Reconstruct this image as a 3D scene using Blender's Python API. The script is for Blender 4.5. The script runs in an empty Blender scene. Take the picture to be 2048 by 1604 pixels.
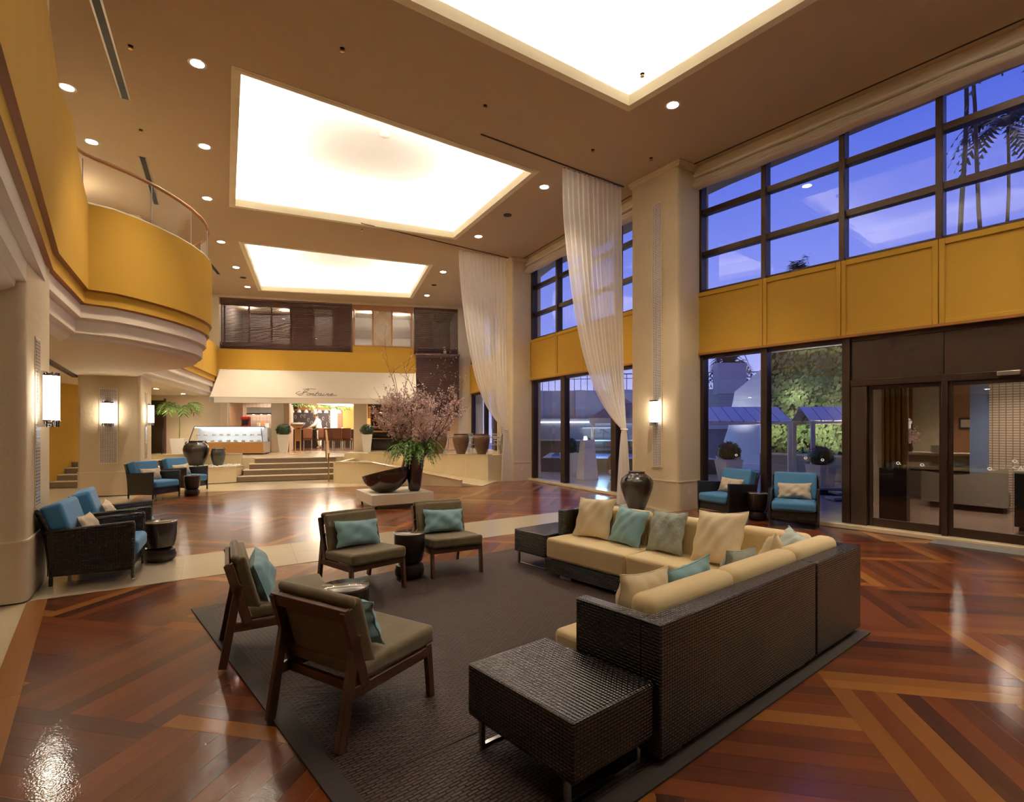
import bpy, math, random
from mathutils import Vector, Matrix, noise
from mathutils.geometry import tessellate_polygon
R = math.radians
random.seed(7)
sc = bpy.context.scene
col = sc.collection

# ---------------------------------------------------------------- camera
cd = bpy.data.cameras.new('camera')
cam = bpy.data.objects.new('camera', cd)
col.objects.link(cam)
cam.location = (0, 0, 1.65)
cam.rotation_euler = (R(90), 0, 0)
cd.sensor_width = 36
cd.lens = 1080 / 2048 * 36
cd.shift_y = 54 / 2048
cd.clip_end = 400
cd.clip_start = .05
sc.camera = cam

# ---------------------------------------------------------------- view
sc.view_settings.view_transform = 'Standard'
sc.view_settings.look = 'None'
sc.view_settings.gamma = 1
sc.view_settings.use_curve_mapping = False
sc.view_settings.exposure = 0.92
sc.cycles.use_denoising = True
sc.cycles.max_bounces = 7
sc.cycles.diffuse_bounces = 4
sc.cycles.glossy_bounces = 3
sc.cycles.use_light_tree = False
sc.cycles.adaptive_threshold = .04
sc.cycles.adaptive_min_samples = 20
sc.cycles.transparent_max_bounces = 12
sc.cycles.caustics_reflective = False
sc.cycles.caustics_refractive = False
sc.cycles.sample_clamp_indirect = 6

# ---------------------------------------------------------------- dusk sky
wd = bpy.data.worlds.new('dusk')
sc.world = wd
wd.use_nodes = True
nt = wd.node_tree
nt.nodes.clear()
wo = nt.nodes.new('ShaderNodeOutputWorld')
bg = nt.nodes.new('ShaderNodeBackground')
tc = nt.nodes.new('ShaderNodeTexCoord')
sx = nt.nodes.new('ShaderNodeSeparateXYZ')
cr = nt.nodes.new('ShaderNodeValToRGB')
nz = nt.nodes.new('ShaderNodeTexNoise')
nz.inputs['Scale'].default_value = 2.2
nz.inputs['Detail'].default_value = 4
mx = nt.nodes.new('ShaderNodeMix')
mx.data_type = 'RGBA'
mx.blend_type = 'SOFT_LIGHT'
mx.inputs[0].default_value = .25
e = cr.color_ramp.elements
e[0].position = 0.0
e[0].color = (.40, .41, .66, 1)
e[1].position = 1.0
e[1].color = (.035, .06, .36, 1)
k = cr.color_ramp.elements.new(.18)
k.color = (.18, .22, .60, 1)
k = cr.color_ramp.elements.new(.45)
k.color = (.06, .10, .50, 1)
nt.links.new(tc.outputs['Generated'], sx.inputs[0])
nt.links.new(sx.outputs['Z'], cr.inputs[0])
nt.links.new(tc.outputs['Generated'], nz.inputs['Vector'])
nt.links.new(cr.outputs[0], mx.inputs[6])
nt.links.new(nz.outputs['Fac'], mx.inputs[7])
nt.links.new(mx.outputs[2], bg.inputs[0])
nt.links.new(bg.outputs[0], wo.inputs[0])
bg.inputs[1].default_value = .95

H = 6.95                       # hall ceiling height
WARM = (1.0, .84, .63)
COVE = (1.0, .89, .74)
# ceiling trays: corners of the three coffers, in plan
TRAYS = [
    [(-2.54, 5.79), (.78, 1.53), (4.62, 5.39), (1.92, 8.86)],
    [(-4.05, 8.07), (.404, 11.2), (-1.63, 15.02), (-6.59, 12.86)],
    [(-7.70, 15.51), (-2.72, 17.61), (-4.14, 21.9), (-9.62, 20.74)],
    [(1.5, .6), (5.3, 4.45), (8.5, 1.5), (5.4, -3.0)],
]
COVE_W = [12, 19, 21, 3]


def lamp(name, kind, loc, energy, color, parent=None, **kw):
    ld = bpy.data.lights.new(name, kind)
    ld.energy = energy
    ld.color = color
    for a, b in kw.items():
        if a not in ('rot',):
            setattr(ld, a, b)
    o = bpy.data.objects.new(name, ld)
    col.objects.link(o)
    o.location = loc
    if 'rot' in kw:
        o.rotation_euler = kw['rot']
    if parent:
        o.parent = parent
    return o


def offset_poly(pts, d):
    """offset a closed polygon outwards by d"""
    n = len(pts)
    c = Vector((sum(p[0] for p in pts) / n, sum(p[1] for p in pts) / n))
    out = []
    for i in range(n):
        p0, p1, p2 = Vector(pts[i - 1][:2]), Vector(pts[i][:2]), Vector(pts[(i + 1) % n][:2])
        a, b = (p1 - p0).normalized(), (p2 - p1).normalized()
        na, nb = Vector((a.y, -a.x)), Vector((b.y, -b.x))
        if na.dot(p1 - c) < 0:
            na = -na
        if nb.dot(p1 - c) < 0:
            nb = -nb
        m = (na + nb)
        m = m / m.dot(na)
        out.append(tuple(p1 + m * d))
    return out


# strip lights lying on the ledge of each ceiling coffer
for ti, T in enumerate(TRAYS):
    L = offset_poly(T, .17)
    cx = sum(p[0] for p in T) / 4
    cy = sum(p[1] for p in T) / 4
    for i in range(4):
        a, b = Vector(L[i]), Vector(L[(i + 1) % 4])
        m = (a + b) / 2
        d = (b - a).normalized()
        inn = Vector((cx - m.x, cy - m.y))
        inn = (inn - d * inn.dot(d)).normalized()
        aim = Vector((inn.x * .86, inn.y * .86, .51))
        zax = -aim
        xax = Vector((d.x, d.y, 0))
        yax = zax.cross(xax)
        M = Matrix((xax, yax, zax)).transposed().to_4x4()
        o = lamp('cove_strip_light', 'AREA', (m.x, m.y, H + .15), COVE_W[ti] * (b - a).length, COVE, shape='RECTANGLE', size=(b - a).length - .1, size_y=.07)
        o.rotation_euler = M.to_euler()

# ---------------------------------------------------------------- mesh helpers
class MB:
    def __init__(s):
        s.v, s.f, s.uv = [], [], {}
        s.M = None

    def P(s, p):
        p = Vector(p)
        return tuple(s.M @ p) if s.M else tuple(p)

    def face(s, pts, uv=None):
        i = len(s.v)
        s.v += [s.P(p) for p in pts]
        if uv:
            s.uv[len(s.f)] = uv
        s.f.append(tuple(range(i, i + len(pts))))

    def box(s, x0, x1, y0, y1, z0, z1):
        i = len(s.v)
        s.v += [s.P(p) for p in ((x0, y0, z0), (x1, y0, z0), (x1, y1, z0), (x0, y1, z0), (x0, y0, z1), (x1, y0, z1), (x1, y1, z1), (x0, y1, z1))]
        s.f += [tuple(i + k for k in q) for q in ((3, 2, 1, 0), (4, 5, 6, 7), (0, 1, 5, 4), (1, 2, 6, 5), (2, 3, 7, 6), (3, 0, 4, 7))]
        return s

    def bar(s, a, b, w, h, up=(0, 0, 1)):
        """rectangular bar from a to b, w across, h along up"""
        a, b = Vector(a), Vector(b)
        d = (b - a).normalized()
        u = Vector(up)
        sd = d.cross(u)
        if sd.length < 1e-4:
            sd = d.cross(Vector((1, 0, 0)))
        sd.normalize()
        u = sd.cross(d).normalized()
        i = len(s.v)
        for q in (a, b):
            for x, y in ((-1, -1), (1, -1), (1, 1), (-1, 1)):
                s.v.append(s.P(q + sd * (x * w / 2) + u * (y * h / 2)))
        s.f += [tuple(i + k for k in q) for q in ((0, 1, 2, 3), (7, 6, 5, 4), (0, 4, 5, 1), (1, 5, 6, 2), (2, 6, 7, 3), (3, 7, 4, 0))]
        return s

    def prism(s, poly, z0, z1):
        n = len(poly)
        A = sum(poly[i][0] * poly[(i + 1) % n][1] - poly[(i + 1) % n][0] * poly[i][1] for i in range(n))
        if A < 0:
            poly = poly[::-1]
        i = len(s.v)
        s.v += [s.P((p[0], p[1], z0)) for p in poly] + [s.P((p[0], p[1], z1)) for p in poly]
        s.f.append(tuple(i + n - 1 - k for k in range(n)))
        s.f.append(tuple(i + n + k for k in range(n)))
        for k in range(n):
            m = (k + 1) % n
            s.f.append((i + k, i + m, i + n + m, i + n + k))
        return s

    def tube(s, pts, r, n=8, cap=True, closed=False):
        pts = [Vector(p) for p in pts]
        m = len(pts)
        rs = r if isinstance(r, (list, tuple)) else [r] * m
        i0 = len(s.v)
        nrm = None
        for k in range(m):
            if closed:
                d = pts[(k + 1) % m] - pts[k - 1]
            else:
                d = pts[min(k + 1, m - 1)] - pts[max(k - 1, 0)]
            d.normalize()
            if nrm is None:
                nrm = d.orthogonal().normalized()
            else:
                nrm = (nrm - d * nrm.dot(d))
                nrm = nrm.normalized() if nrm.length > 1e-6 else d.orthogonal().normalized()
            bn = d.cross(nrm)
            for q in range(n):
                t = 2 * math.pi * q / n
                s.v.append(s.P(pts[k] + (nrm * math.cos(t) + bn * math.sin(t)) * rs[k]))
        for k in range(m if closed else m - 1):
            a, b = i0 + k * n, i0 + ((k + 1) % m) * n
            for q in range(n):
                w = (q + 1) % n
                s.f.append((a + q, a + w, b + w, b + q))
        if cap and not closed:
            s.f.append(tuple(i0 + n - 1 - q for q in range(n)))
            s.f.append(tuple(i0 + (m - 1) * n + q for q in range(n)))
        return s

    def lathe(s, prof, n=24, c=(0, 0), sq=1.0):
        i0 = len(s.v)
        m = len(prof)
        for r, z in prof:
            for q in range(n):
                t = 2 * math.pi * q / n
                s.v.append(s.P((c[0] + r * math.cos(t), c[1] + r * sq * math.sin(t), z)))
        for k in range(m - 1):
            a, b = i0 + k * n, i0 + (k + 1) * n
            for q in range(n):
                w = (q + 1) % n
                s.f.append((a + q, a + w, b + w, b + q))
        s.f.append(tuple(i0 + n - 1 - q for q in range(n)))
        s.f.append(tuple(i0 + (m - 1) * n + q for q in range(n)))
        return s

    def grid(s, fn, nu, nv, cu=False, cv=False):
        i0 = len(s.v)
        for a in range(nu + (0 if cu else 1)):
            for b in range(nv + (0 if cv else 1)):
                s.v.append(s.P(fn(a / nu, b / nv)))
        W = nv + (0 if cv else 1)
        N = nu + (0 if cu else 1)
        for a in range(nu):
            for b in range(nv):
                a2, b2 = (a + 1) % N, (b + 1) % W
                s.f.append((i0 + a * W + b, i0 + a2 * W + b, i0 + a2 * W + b2, i0 + a * W + b2))
        return s

    def mesh(s, name, mat, smooth=False, angle=40):
        me = bpy.data.meshes.new(name)
        me.from_pydata(s.v, [], s.f)
        uvl = me.uv_layers.new(name='uv')
        for p in me.polygons:
            cu = s.uv.get(p.index)
            n = p.normal
            ax = max(range(3), key=lambda q: abs(n[q]))
            for j, li in enumerate(p.loop_indices):
                if cu:
                    uvl.data[li].uv = cu[j]
                else:
                    c = me.vertices[me.loops[li].vertex_index].co
                    uvl.data[li].uv = (c.y, c.z) if ax == 0 else (c.x, c.z) if ax == 1 else (c.x, c.y)
        if mat:
            me.materials.append(mat)
        if smooth:
            me.shade_smooth()
            if angle < 180:
                me.set_sharp_from_angle(angle=R(angle))
        me.update()
        return me

    def build(s, name, mat, parent=None, smooth=False, bevel=0, seg=2, angle=40, sub=0):
        me = s.mesh(name, mat, smooth or bevel > 0, angle)
        o = bpy.data.objects.new(name, me)
        col.objects.link(o)
        if parent:
            o.parent = parent
        if bevel:
            m = o.modifiers.new('bevel', 'BEVEL')
            m.width = bevel
            m.segments = seg
            m.limit_method = 'ANGLE'
            m.angle_limit = R(30)
            m.use_clamp_overlap = True
        if sub:
            m = o.modifiers.new('sub', 'SUBSURF')
            m.levels = m.render_levels = sub
        return o


def tag(o, label=None, cat=None, group=None, kind=None):
    if label:
        o['label'] = label
    if cat:
        o['category'] = cat
    if group:
        o['group'] = group
    if kind:
        o['kind'] = kind
    return o


def thing(name, label, cat, loc=(0, 0, 0), rz=0, group=None, kind=None):
    o = bpy.data.objects.new(name, None)
    col.objects.link(o)
    o.empty_display_size = .1
    o.location = loc
    o.rotation_euler = (0, 0, rz)
    return tag(o, label, cat, group, kind)


def copy_tree(o, parent=None):
    c = o.copy()
    col.objects.link(c)
    if parent:
        c.parent = parent
    for ch in o.children:
        copy_tree(ch, c)
    return c


def dup(o, loc, rz, label, group=None):
    c = copy_tree(o)
    c.location = loc
    c.rotation_euler = (0, 0, rz)
    c['label'] = label
    if group:
        c['group'] = group
    return c


def B(*a):
    return MB().box(*a)


# ---------------------------------------------------------------- materials
def _new(name):
    m = bpy.data.materials.new(name)
    m.use_nodes = True
    nt = m.node_tree
    return m, nt, nt.nodes['Principled BSDF']


def nd(nt, typ, **kw):
    n = nt.nodes.new(typ)
    for a, b in kw.items():
        setattr(n, a, b)
    return n


def mathn(nt, op, a, b=None):
    n = nd(nt, 'ShaderNodeMath', operation=op)
    for i, x in enumerate((a, b)):
        if x is None:
            continue
        if isinstance(x, (int, float)):
            n.inputs[i].default_value = x
        else:
            nt.links.new(x, n.inputs[i])
    return n.outputs[0]


def mixc(nt, fac, a, b, mode='MIX'):
    n = nd(nt, 'ShaderNodeMix', data_type='RGBA', blend_type=mode)
    for i, x in ((0, fac), (6, a), (7, b)):
        if isinstance(x, (int, float)):
            n.inputs[i].default_value = x
        elif isinstance(x, (tuple, list)):
            n.inputs[i].default_value = (*x[:3], 1)
        else:
            nt.links.new(x, n.inputs[i])
    return n.outputs[2]


def coord(nt, kind='Object', scale=None):
    t = nd(nt, 'ShaderNodeTexCoord')
    if kind == 'UV':
        u = nd(nt, 'ShaderNodeUVMap', uv_map='uv')
        out = u.outputs[0]
    else:
        out = t.outputs[kind]
    if scale:
        mp = nd(nt, 'ShaderNodeMapping')
        mp.inputs['Scale'].default_value = scale
        nt.links.new(out, mp.inputs[0])
        out = mp.outputs[0]
    return out


def noisef(nt, vec, scale, detail=3, rough=.5):
    n = nd(nt, 'ShaderNodeTexNoise')
    n.inputs['Scale'].default_value = scale
    n.inputs['Detail'].default_value = detail
    n.inputs['Roughness'].default_value = rough
    nt.links.new(vec, n.inputs['Vector'])
    return n.outputs['Fac']


def bump(nt, bs, h, strength=.3, dist=.01):
    b = nd(nt, 'ShaderNodeBump')
    b.inputs['Strength'].default_value = strength
    b.inputs['Distance'].default_value = dist
    nt.links.new(h, b.inputs['Height'])
    nt.links.new(b.outputs[0], bs.inputs['Normal'])
    return b


def pm(name, c, rough=.5, metal=0, var=.12, vs=6, bs=None, bstr=.2, bdist=.004, coat=0, stretch=None, sheen=0, spec=.5, emit=None, trans=0):
    """plain surface: base colour mottled by noise, optional relief"""
    m, nt, b = _new(name)
    v = coord(nt, 'Object', stretch)
    f = noisef(nt, v, vs, 2)
    hi = tuple(min(1, x * (1 + var)) for x in c)
    lo = tuple(x * (1 - var) for x in c)
    nt.links.new(mixc(nt, f, lo, hi), b.inputs['Base Color'])
    b.inputs['Roughness'].default_value = rough
    b.inputs['Metallic'].default_value = metal
    b.inputs['Specular IOR Level'].default_value = spec
    if coat:
        b.inputs['Coat Weight'].default_value = coat
        b.inputs['Coat Roughness'].default_value = .06
    if sheen:
        b.inputs['Sheen Weight'].default_value = sheen
    if bs:
        bump(nt, b, noisef(nt, v, bs, 2, .6), bstr, bdist)
    if emit:
        b.inputs['Emission Color'].default_value = (*emit[:3], 1)
        b.inputs['Emission Strength'].default_value = emit[3]
    return m


def emitm(name, c, s):
    m, nt, b = _new(name)
    f = noisef(nt, coord(nt), 3)
    b.inputs['Base Color'].default_value = (.8, .78, .72, 1)
    nt.links.new(mixc(nt, f, tuple(x * .96 for x in c), c), b.inputs['Emission Color'])
    b.inputs['Emission Strength'].default_value = s
    return m


def glassm(name, tint=(1, 1, 1), ior=1.5, rough=0.0):
    m, nt, b = _new(name)
    nt.nodes.remove(b)
    out = nt.nodes['Material Output']
    tr = nd(nt, 'ShaderNodeBsdfTransparent')
    tr.inputs[0].default_value = (*tint, 1)
    gl = nd(nt, 'ShaderNodeBsdfGlossy')
    gl.inputs['Roughness'].default_value = rough
    fr = nd(nt, 'ShaderNodeFresnel')
    fr.inputs[0].default_value = ior
    # slight waviness of the pane
    nz = noisef(nt, coord(nt), .8, 1)
    bp = nd(nt, 'ShaderNodeBump')
    bp.inputs['Strength'].default_value = .02
    bp.inputs['Distance'].default_value = .01
    nt.links.new(nz, bp.inputs['Height'])
    nt.links.new(bp.outputs[0], gl.inputs['Normal'])
    mx = nd(nt, 'ShaderNodeMixShader')
    ge = nd(nt, 'ShaderNodeNewGeometry')
    front = mathn(nt, 'SUBTRACT', 1.0, ge.outputs['Backfacing'])     # the far face of the pane lets light out
    nt.links.new(mathn(nt, 'MULTIPLY', fr.outputs[0], front), mx.inputs[0])
    nt.links.new(tr.outputs[0], mx.inputs[1])
    nt.links.new(gl.outputs[0], mx.inputs[2])
    nt.links.new(mx.outputs[0], out.inputs[0])
    return m


def woodplank(name, cols):
    m, nt, b = _new(name)
    uv = coord(nt, 'UV')
    oi = nd(nt, 'ShaderNodeObjectInfo')
    ge = nd(nt, 'ShaderNodeNewGeometry')
    rnd = mathn(nt, 'FRACT', mathn(nt, 'ADD', oi.outputs['Random'], ge.outputs['Random Per Island']))
    off = nd(nt, 'ShaderNodeCombineXYZ')
    nt.links.new(mathn(nt, 'MULTIPLY', rnd, 37.0), off.inputs[2])
    ad = nd(nt, 'ShaderNodeVectorMath', operation='ADD')
    nt.links.new(uv, ad.inputs[0])
    nt.links.new(off.outputs[0], ad.inputs[1])
    mp = nd(nt, 'ShaderNodeMapping')
    mp.inputs['Scale'].default_value = (1.2, 26, 1)
    nt.links.new(ad.outputs[0], mp.inputs[0])
    g = noisef(nt, mp.outputs[0], 1.6, 3, .65)
    t = mathn(nt, 'ADD', mathn(nt, 'MULTIPLY', rnd, .72), mathn(nt, 'MULTIPLY', g, .42))
    r = nd(nt, 'ShaderNodeValToRGB')
    el = r.color_ramp.elements
    el[0].position, el[0].color = .12, (*cols[0], 1)
    el[1].position, el[1].color = 1.0, (*cols[-1], 1)
    for i, c in enumerate(cols[1:-1]):
        q = el.new(.12 + .88 * (i + 1) / (len(cols) - 1))
        q.color = (*c, 1)
    nt.links.new(t, r.inputs[0])
    nt.links.new(r.outputs[0], b.inputs['Base Color'])
    b.inputs['Roughness'].default_value = .38
    b.inputs['Specular IOR Level'].default_value = .2
    b.inputs['Coat Weight'].default_value = .7
    b.inputs['Coat Roughness'].default_value = .07
    # orange-peel of the lacquer
    wc = coord(nt, 'Object')
    h = mathn(nt, 'ADD', noisef(nt, wc, 90, 1), mathn(nt, 'MULTIPLY', noisef(nt, wc, 9, 0), 1.6))
    bp = nd(nt, 'ShaderNodeBump')
    bp.inputs['Strength'].default_value = .10
    bp.inputs['Distance'].default_value = .006
    nt.links.new(h, bp.inputs['Height'])
    nt.links.new(bp.outputs[0], b.inputs['Coat Normal'])
    return m


def weave(name, c0, c1, pu, pv, rough=.3, bstr=.9, coat=0, spec=.5, dist=.006, c2=None):
    """woven strands: over and under in a checker of pu x pv metres"""
    m, nt, b = _new(name)
    uv = coord(nt, 'UV', (1 / pu, 1 / pv, 1))
    s = nd(nt, 'ShaderNodeSeparateXYZ')
    nt.links.new(uv, s.inputs[0])
    ck = nd(nt, 'ShaderNodeTexChecker')
    ck.inputs['Scale'].default_value = 1
    nt.links.new(uv, ck.inputs['Vector'])
    hu = mathn(nt, 'ABSOLUTE', mathn(nt, 'SINE', mathn(nt, 'MULTIPLY', s.outputs[0], math.pi)))
    hv = mathn(nt, 'ABSOLUTE', mathn(nt, 'SINE', mathn(nt, 'MULTIPLY', s.outputs[1], math.pi)))
    a = mathn(nt, 'MULTIPLY', mathn(nt, 'POWER', hv, .5), mathn(nt, 'ADD', mathn(nt, 'MULTIPLY', hu, .5), .5))
    d = mathn(nt, 'MULTIPLY', mathn(nt, 'POWER', hu, .5), mathn(nt, 'ADD', mathn(nt, 'MULTIPLY', hv, .5), .2))
    mxn = nd(nt, 'ShaderNodeMix')
    nt.links.new(ck.outputs['Fac'], mxn.inputs[0])
    nt.links.new(a, mxn.inputs[2])
    nt.links.new(d, mxn.inputs[3])
    h = mxn.outputs[0]
    cc = mixc(nt, mathn(nt, 'POWER', h, 1.5), c0, c1)
    if c2:
        cc = mixc(nt, mathn(nt, 'MULTIPLY', noisef(nt, coord(nt), 1.5, 2), .6), cc, c2)
    nt.links.new(cc, b.inputs['Base Color'])
    b.inputs['Roughness'].default_value = rough
    b.inputs['Specular IOR Level'].default_value = spec
    b.inputs['Coat Weight'].default_value = coat
    b.inputs['Coat Roughness'].default_value = .12
    bp = bump(nt, b, h, bstr, dist)
    nt.links.new(bp.outputs[0], b.inputs['Coat Normal'])
    return m


def tilem(name, c0, c1, joint, w, h, mort=.08, rough=.3, bstr=.5):
    """small tiles too fine to build one by one"""
    m, nt, b = _new(name)
    uv = coord(nt, 'UV')
    br = nd(nt, 'ShaderNodeTexBrick')
    br.offset = 0
    br.inputs['Scale'].default_value = 1
    br.inputs['Brick Width'].default_value = w
    br.inputs['Row Height'].default_value = h
    br.inputs['Mortar Size'].default_value = mort * min(w, h)
    br.inputs['Color1'].default_value = (*c0, 1)
    br.inputs['Color2'].default_value = (*c1, 1)
    br.inputs['Mortar'].default_value = (*joint, 1)
    nt.links.new(uv, br.inputs['Vector'])
    nt.links.new(br.outputs['Color'], b.inputs['Base Color'])
    b.inputs['Roughness'].default_value = rough
    iv = mathn(nt, 'SUBTRACT', 1.0, br.outputs['Fac'])
    bump(nt, b, iv, bstr, .003)
    return m


def sheerm(name, c, through=.3):
    m, nt, b = _new(name)
    nt.nodes.remove(b)
    out = nt.nodes['Material Output']
    f = noisef(nt, coord(nt, 'Object', (30, 30, 2)), 3)
    cc = mixc(nt, f, tuple(x * .93 for x in c), c)
    di = nd(nt, 'ShaderNodeBsdfDiffuse')
    tl = nd(nt, 'ShaderNodeBsdfTranslucent')
    tr = nd(nt, 'ShaderNodeBsdfTransparent')
    nt.links.new(cc, di.inputs[0])
    nt.links.new(cc, tl.inputs[0])
    m1 = nd(nt, 'ShaderNodeMixShader')
    m1.inputs[0].default_value = .4
    nt.links.new(di.outputs[0], m1.inputs[1])
    nt.links.new(tl.outputs[0], m1.inputs[2])
    m2 = nd(nt, 'ShaderNodeMixShader')
    m2.inputs[0].default_value = through
    nt.links.new(m1.outputs[0], m2.inputs[1])
    nt.links.new(tr.outputs[0], m2.inputs[2])
    nt.links.new(m2.outputs[0], out.inputs[0])
    return m


def leafm(name, c0, c1, rough=.4):
    m, nt, b = _new(name)
    ge = nd(nt, 'ShaderNodeNewGeometry')
    oi = nd(nt, 'ShaderNodeObjectInfo')
    rnd = mathn(nt, 'FRACT', mathn(nt, 'ADD', oi.outputs['Random'], ge.outputs['Random Per Island']))
    f = mathn(nt, 'MULTIPLY', mathn(nt, 'ADD', rnd, noisef(nt, coord(nt), 9)), .55)
    nt.links.new(mixc(nt, f, c0, c1), b.inputs['Base Color'])
    b.inputs['Roughness'].default_value = rough
    b.inputs['Subsurface Weight'].default_value = 0
    return m


M = {}
M['ceil'] = pm('painted_ceiling', (.52, .40, .265), .9, var=.04, vs=2, bs=60, bstr=.08)
M['tray'] = pm('tray_white', (.92, .90, .86), .9, var=.02)
M['lip'] = pm('tray_lip', (.86, .78, .58), .7, var=.03)
M['crown'] = pm('crown_cream', (.78, .67, .48), .6, var=.04)
M['plaster'] = pm('textured_plaster', (.67, .55, .37), .85, var=.06, vs=3, bs=14, bstr=.55, bdist=.012)
M['plaster_s'] = pm('smooth_plaster', (.67, .56, .39), .8, var=.05, vs=3, bs=40, bstr=.1)
M['dado'] = pm('dado_stone', (.68, .55, .38), .5, var=.06, vs=1.5)
M['yellow'] = pm('ochre_paint', (.50, .29, .045), .85, var=.06, vs=2, spec=.12)
M['yellow_d'] = pm('ochre_trim', (.32, .13, .025), .55, var=.08)
M['white'] = pm('white_moulding', (.74, .65, .54), .7, var=.03)
M['soffit'] = pm('soffit_cream', (.74, .62, .44), .8, var=.03)
M['stone'] = pm('beige_limestone', (.66, .54, .36), .22, var=.10, vs=4, bs=90, bstr=.03, coat=.3)
M['granite'] = pm('granite_floor', (.52, .44, .32), .2, var=.28, vs=140, coat=.4)
M['wallstone'] = pm('cream_limestone', (.78, .66, .42), .38, var=.07, vs=2.4)
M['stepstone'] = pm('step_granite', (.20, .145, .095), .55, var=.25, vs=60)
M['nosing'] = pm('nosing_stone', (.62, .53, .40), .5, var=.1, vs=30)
M['floor_base'] = pm('aisle_granite', (.62, .52, .36), .25, var=.12, vs=60, coat=.3)
M['wood'] = woodplank('lacquered_plank', [(.036, .0085, .004), (.090, .019, .0055), (.138, .031, .006), (.19, .047, .008)])
M['wood_l'] = woodplank('lacquered_plank_light', [(.19, .062, .011), (.25, .088, .015), (.30, .115, .02)])
M['bronze'] = pm('bronze_frame', (.055, .031, .021), .38, .5, var=.15, vs=4)
M['bronze_l'] = pm('bronze_panel', (.055, .032, .021), .42, .3, var=.15, vs=2)
M['glass'] = glassm('window_glass', (.95, .96, .98), 2.15)
M['glass_c'] = glassm('clear_glass', (.97, .98, .98), 1.35)
M['blind'] = pm('roman_blind', (.78, .68, .54), .8, var=.05, stretch=(1, 1, 12))
M['sheer'] = sheerm('sheer_fabric', (.97, .92, .86), .24)
M['mosaic'] = tilem('mosaic_tiles', (.10, .10, .16), (.20, .20, .27), (.80, .74, .66), .034, .034, .20, .15, .6)
M['wicker'] = weave('dark_wicker', (.003, .0022, .002), (.015, .011, .0095), .022, .016, .20, 1.0, coat=.55, spec=.8, dist=.0042)
M['wicker_b'] = weave('brown_wicker', (.005, .0035, .003), (.026, .017, .014), .024, .016, .30, 1.0, coat=.3, dist=.004)
M['rug'] = None
M['chrome'] = pm('chrome', (.62, .62, .64), .15, 1, var=.03)
M['brass'] = pm('brass', (.55, .38, .16), .25, 1, var=.08)
M['tan'] = pm('tan_upholstery', (.80, .63, .36), .75, var=.05, vs=3, bs=220, bstr=.12, sheen=.1)
M['olive'] = pm('olive_velvet', (.150, .108, .048), .72, var=.30, vs=16, bs=60, bstr=.10, sheen=.35)
M['walnut'] = pm('walnut_frame', (.105, .048, .030), .38, var=.30, vs=7, stretch=(1.5, 12, 12), coat=.15)
M['aqua'] = pm('aqua_cushion', (.27, .49, .57), .7, var=.10, vs=7, bs=260, bstr=.15, sheen=.3)
M['sand'] = pm('cream_cushion', (.86, .73, .50), .8, var=.06, vs=5, bs=240, bstr=.15)
M['taupe'] = pm('taupe_cushion', (.50, .41, .30), .75, var=.10, vs=6, bs=200, bstr=.15)
M['grey'] = pm('grey_cushion', (.36, .40, .36), .75, var=.22, vs=14, bs=22, bstr=.9, bdist=.012)
M['pale'] = pm('pale_blue_cushion', (.52, .60, .58), .75, var=.12, vs=8)
M['teal'] = pm('blue_upholstery', (.035, .165, .345), .7, var=.10, vs=5, bs=240, bstr=.12, sheen=.2)
M['darkwood'] = pm('dark_wood', (.022, .013, .010), .3, var=.2, vs=5, stretch=(10, 10, 1), coat=.3)
M['tabletop'] = pm('table_top', (.14, .11, .085), .16, var=.15, vs=5, coat=.6)
M['jar'] = pm('glazed_jar', (.024, .017, .012), .28, var=.5, vs=4, bs=12, bstr=.15, coat=.3)
M['jar2'] = pm('rust_jar', (.12, .065, .032), .42, var=.55, vs=5, bs=18, bstr=.15)
M['lacquer'] = pm('brown_lacquer', (.030, .012, .008), .22, var=.15, vs=3, coat=.5)
M['plinth'] = pm('plinth_paint', (.72, .64, .50), .5, var=.03)
M['rubber'] = pm('black_rubber', (.015, .015, .015), .6, var=.1)
M['bark'] = pm('bark', (.085, .048, .035), .8, var=.3, vs=20)
M['drift'] = pm('driftwood', (.36, .23, .12), .8, var=.3, vs=12, bs=30, bstr=.4)
M['blossom'] = leafm('pink_blossom', (.62, .36, .33), (.95, .80, .75), .7)
M['fern'] = leafm('fern_green', (.04, .13, .02), (.20, .38, .07))
M['palm'] = leafm('palm_green', (.05, .17, .02), (.20, .36, .05))
M['topiary'] = leafm('boxwood', (.014, .035, .010), (.045, .085, .022))
M['ivy'] = leafm('wall_foliage', (.05, .10, .02), (.30, .36, .16))
M['ivy2'] = leafm('wall_foliage_dark', (.025, .065, .012), (.13, .20, .07))
M['whitepot'] = pm('white_pot', (.80, .78, .74), .4, var=.02)
M['pebble'] = pm('white_pebbles', (.80, .77, .72), .7, var=.15, vs=40)
M['awning'] = pm('awning_canvas', (.82, .74, .62), .8, var=.04, vs=2, bs=120, bstr=.05)
M['ink'] = pm('sign_ink', (.10, .07, .06), .7, var=.1)
M['louver'] = pm('dark_louvre', (.115, .058, .055), .5, var=.15, vs=5)
M['brownwall'] = pm('brown_panel', (.20, .105, .075), .6, var=.08)
M['orange_wood'] = pm('orange_wood', (.34, .15, .05), .45, var=.2, vs=5, stretch=(2, 14, 14))
M['oak'] = pm('oak', (.50, .26, .09), .4, var=.22, vs=4, stretch=(2, 2, 22))
M['lattice'] = pm('lattice_panel', (.62, .54, .44), .7, var=.04)
M['black'] = pm('black_trim', (.01, .01, .012), .5, var=.1)
M['steel'] = pm('brushed_steel', (.55, .55, .56), .3, 1, var=.08)
M['alu'] = pm('aluminium', (.65, .67, .72), .25, .9, var=.05)
M['chalk'] = pm('chalkboard', (.035, .028, .035), .8, var=.3, vs=5)
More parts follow.
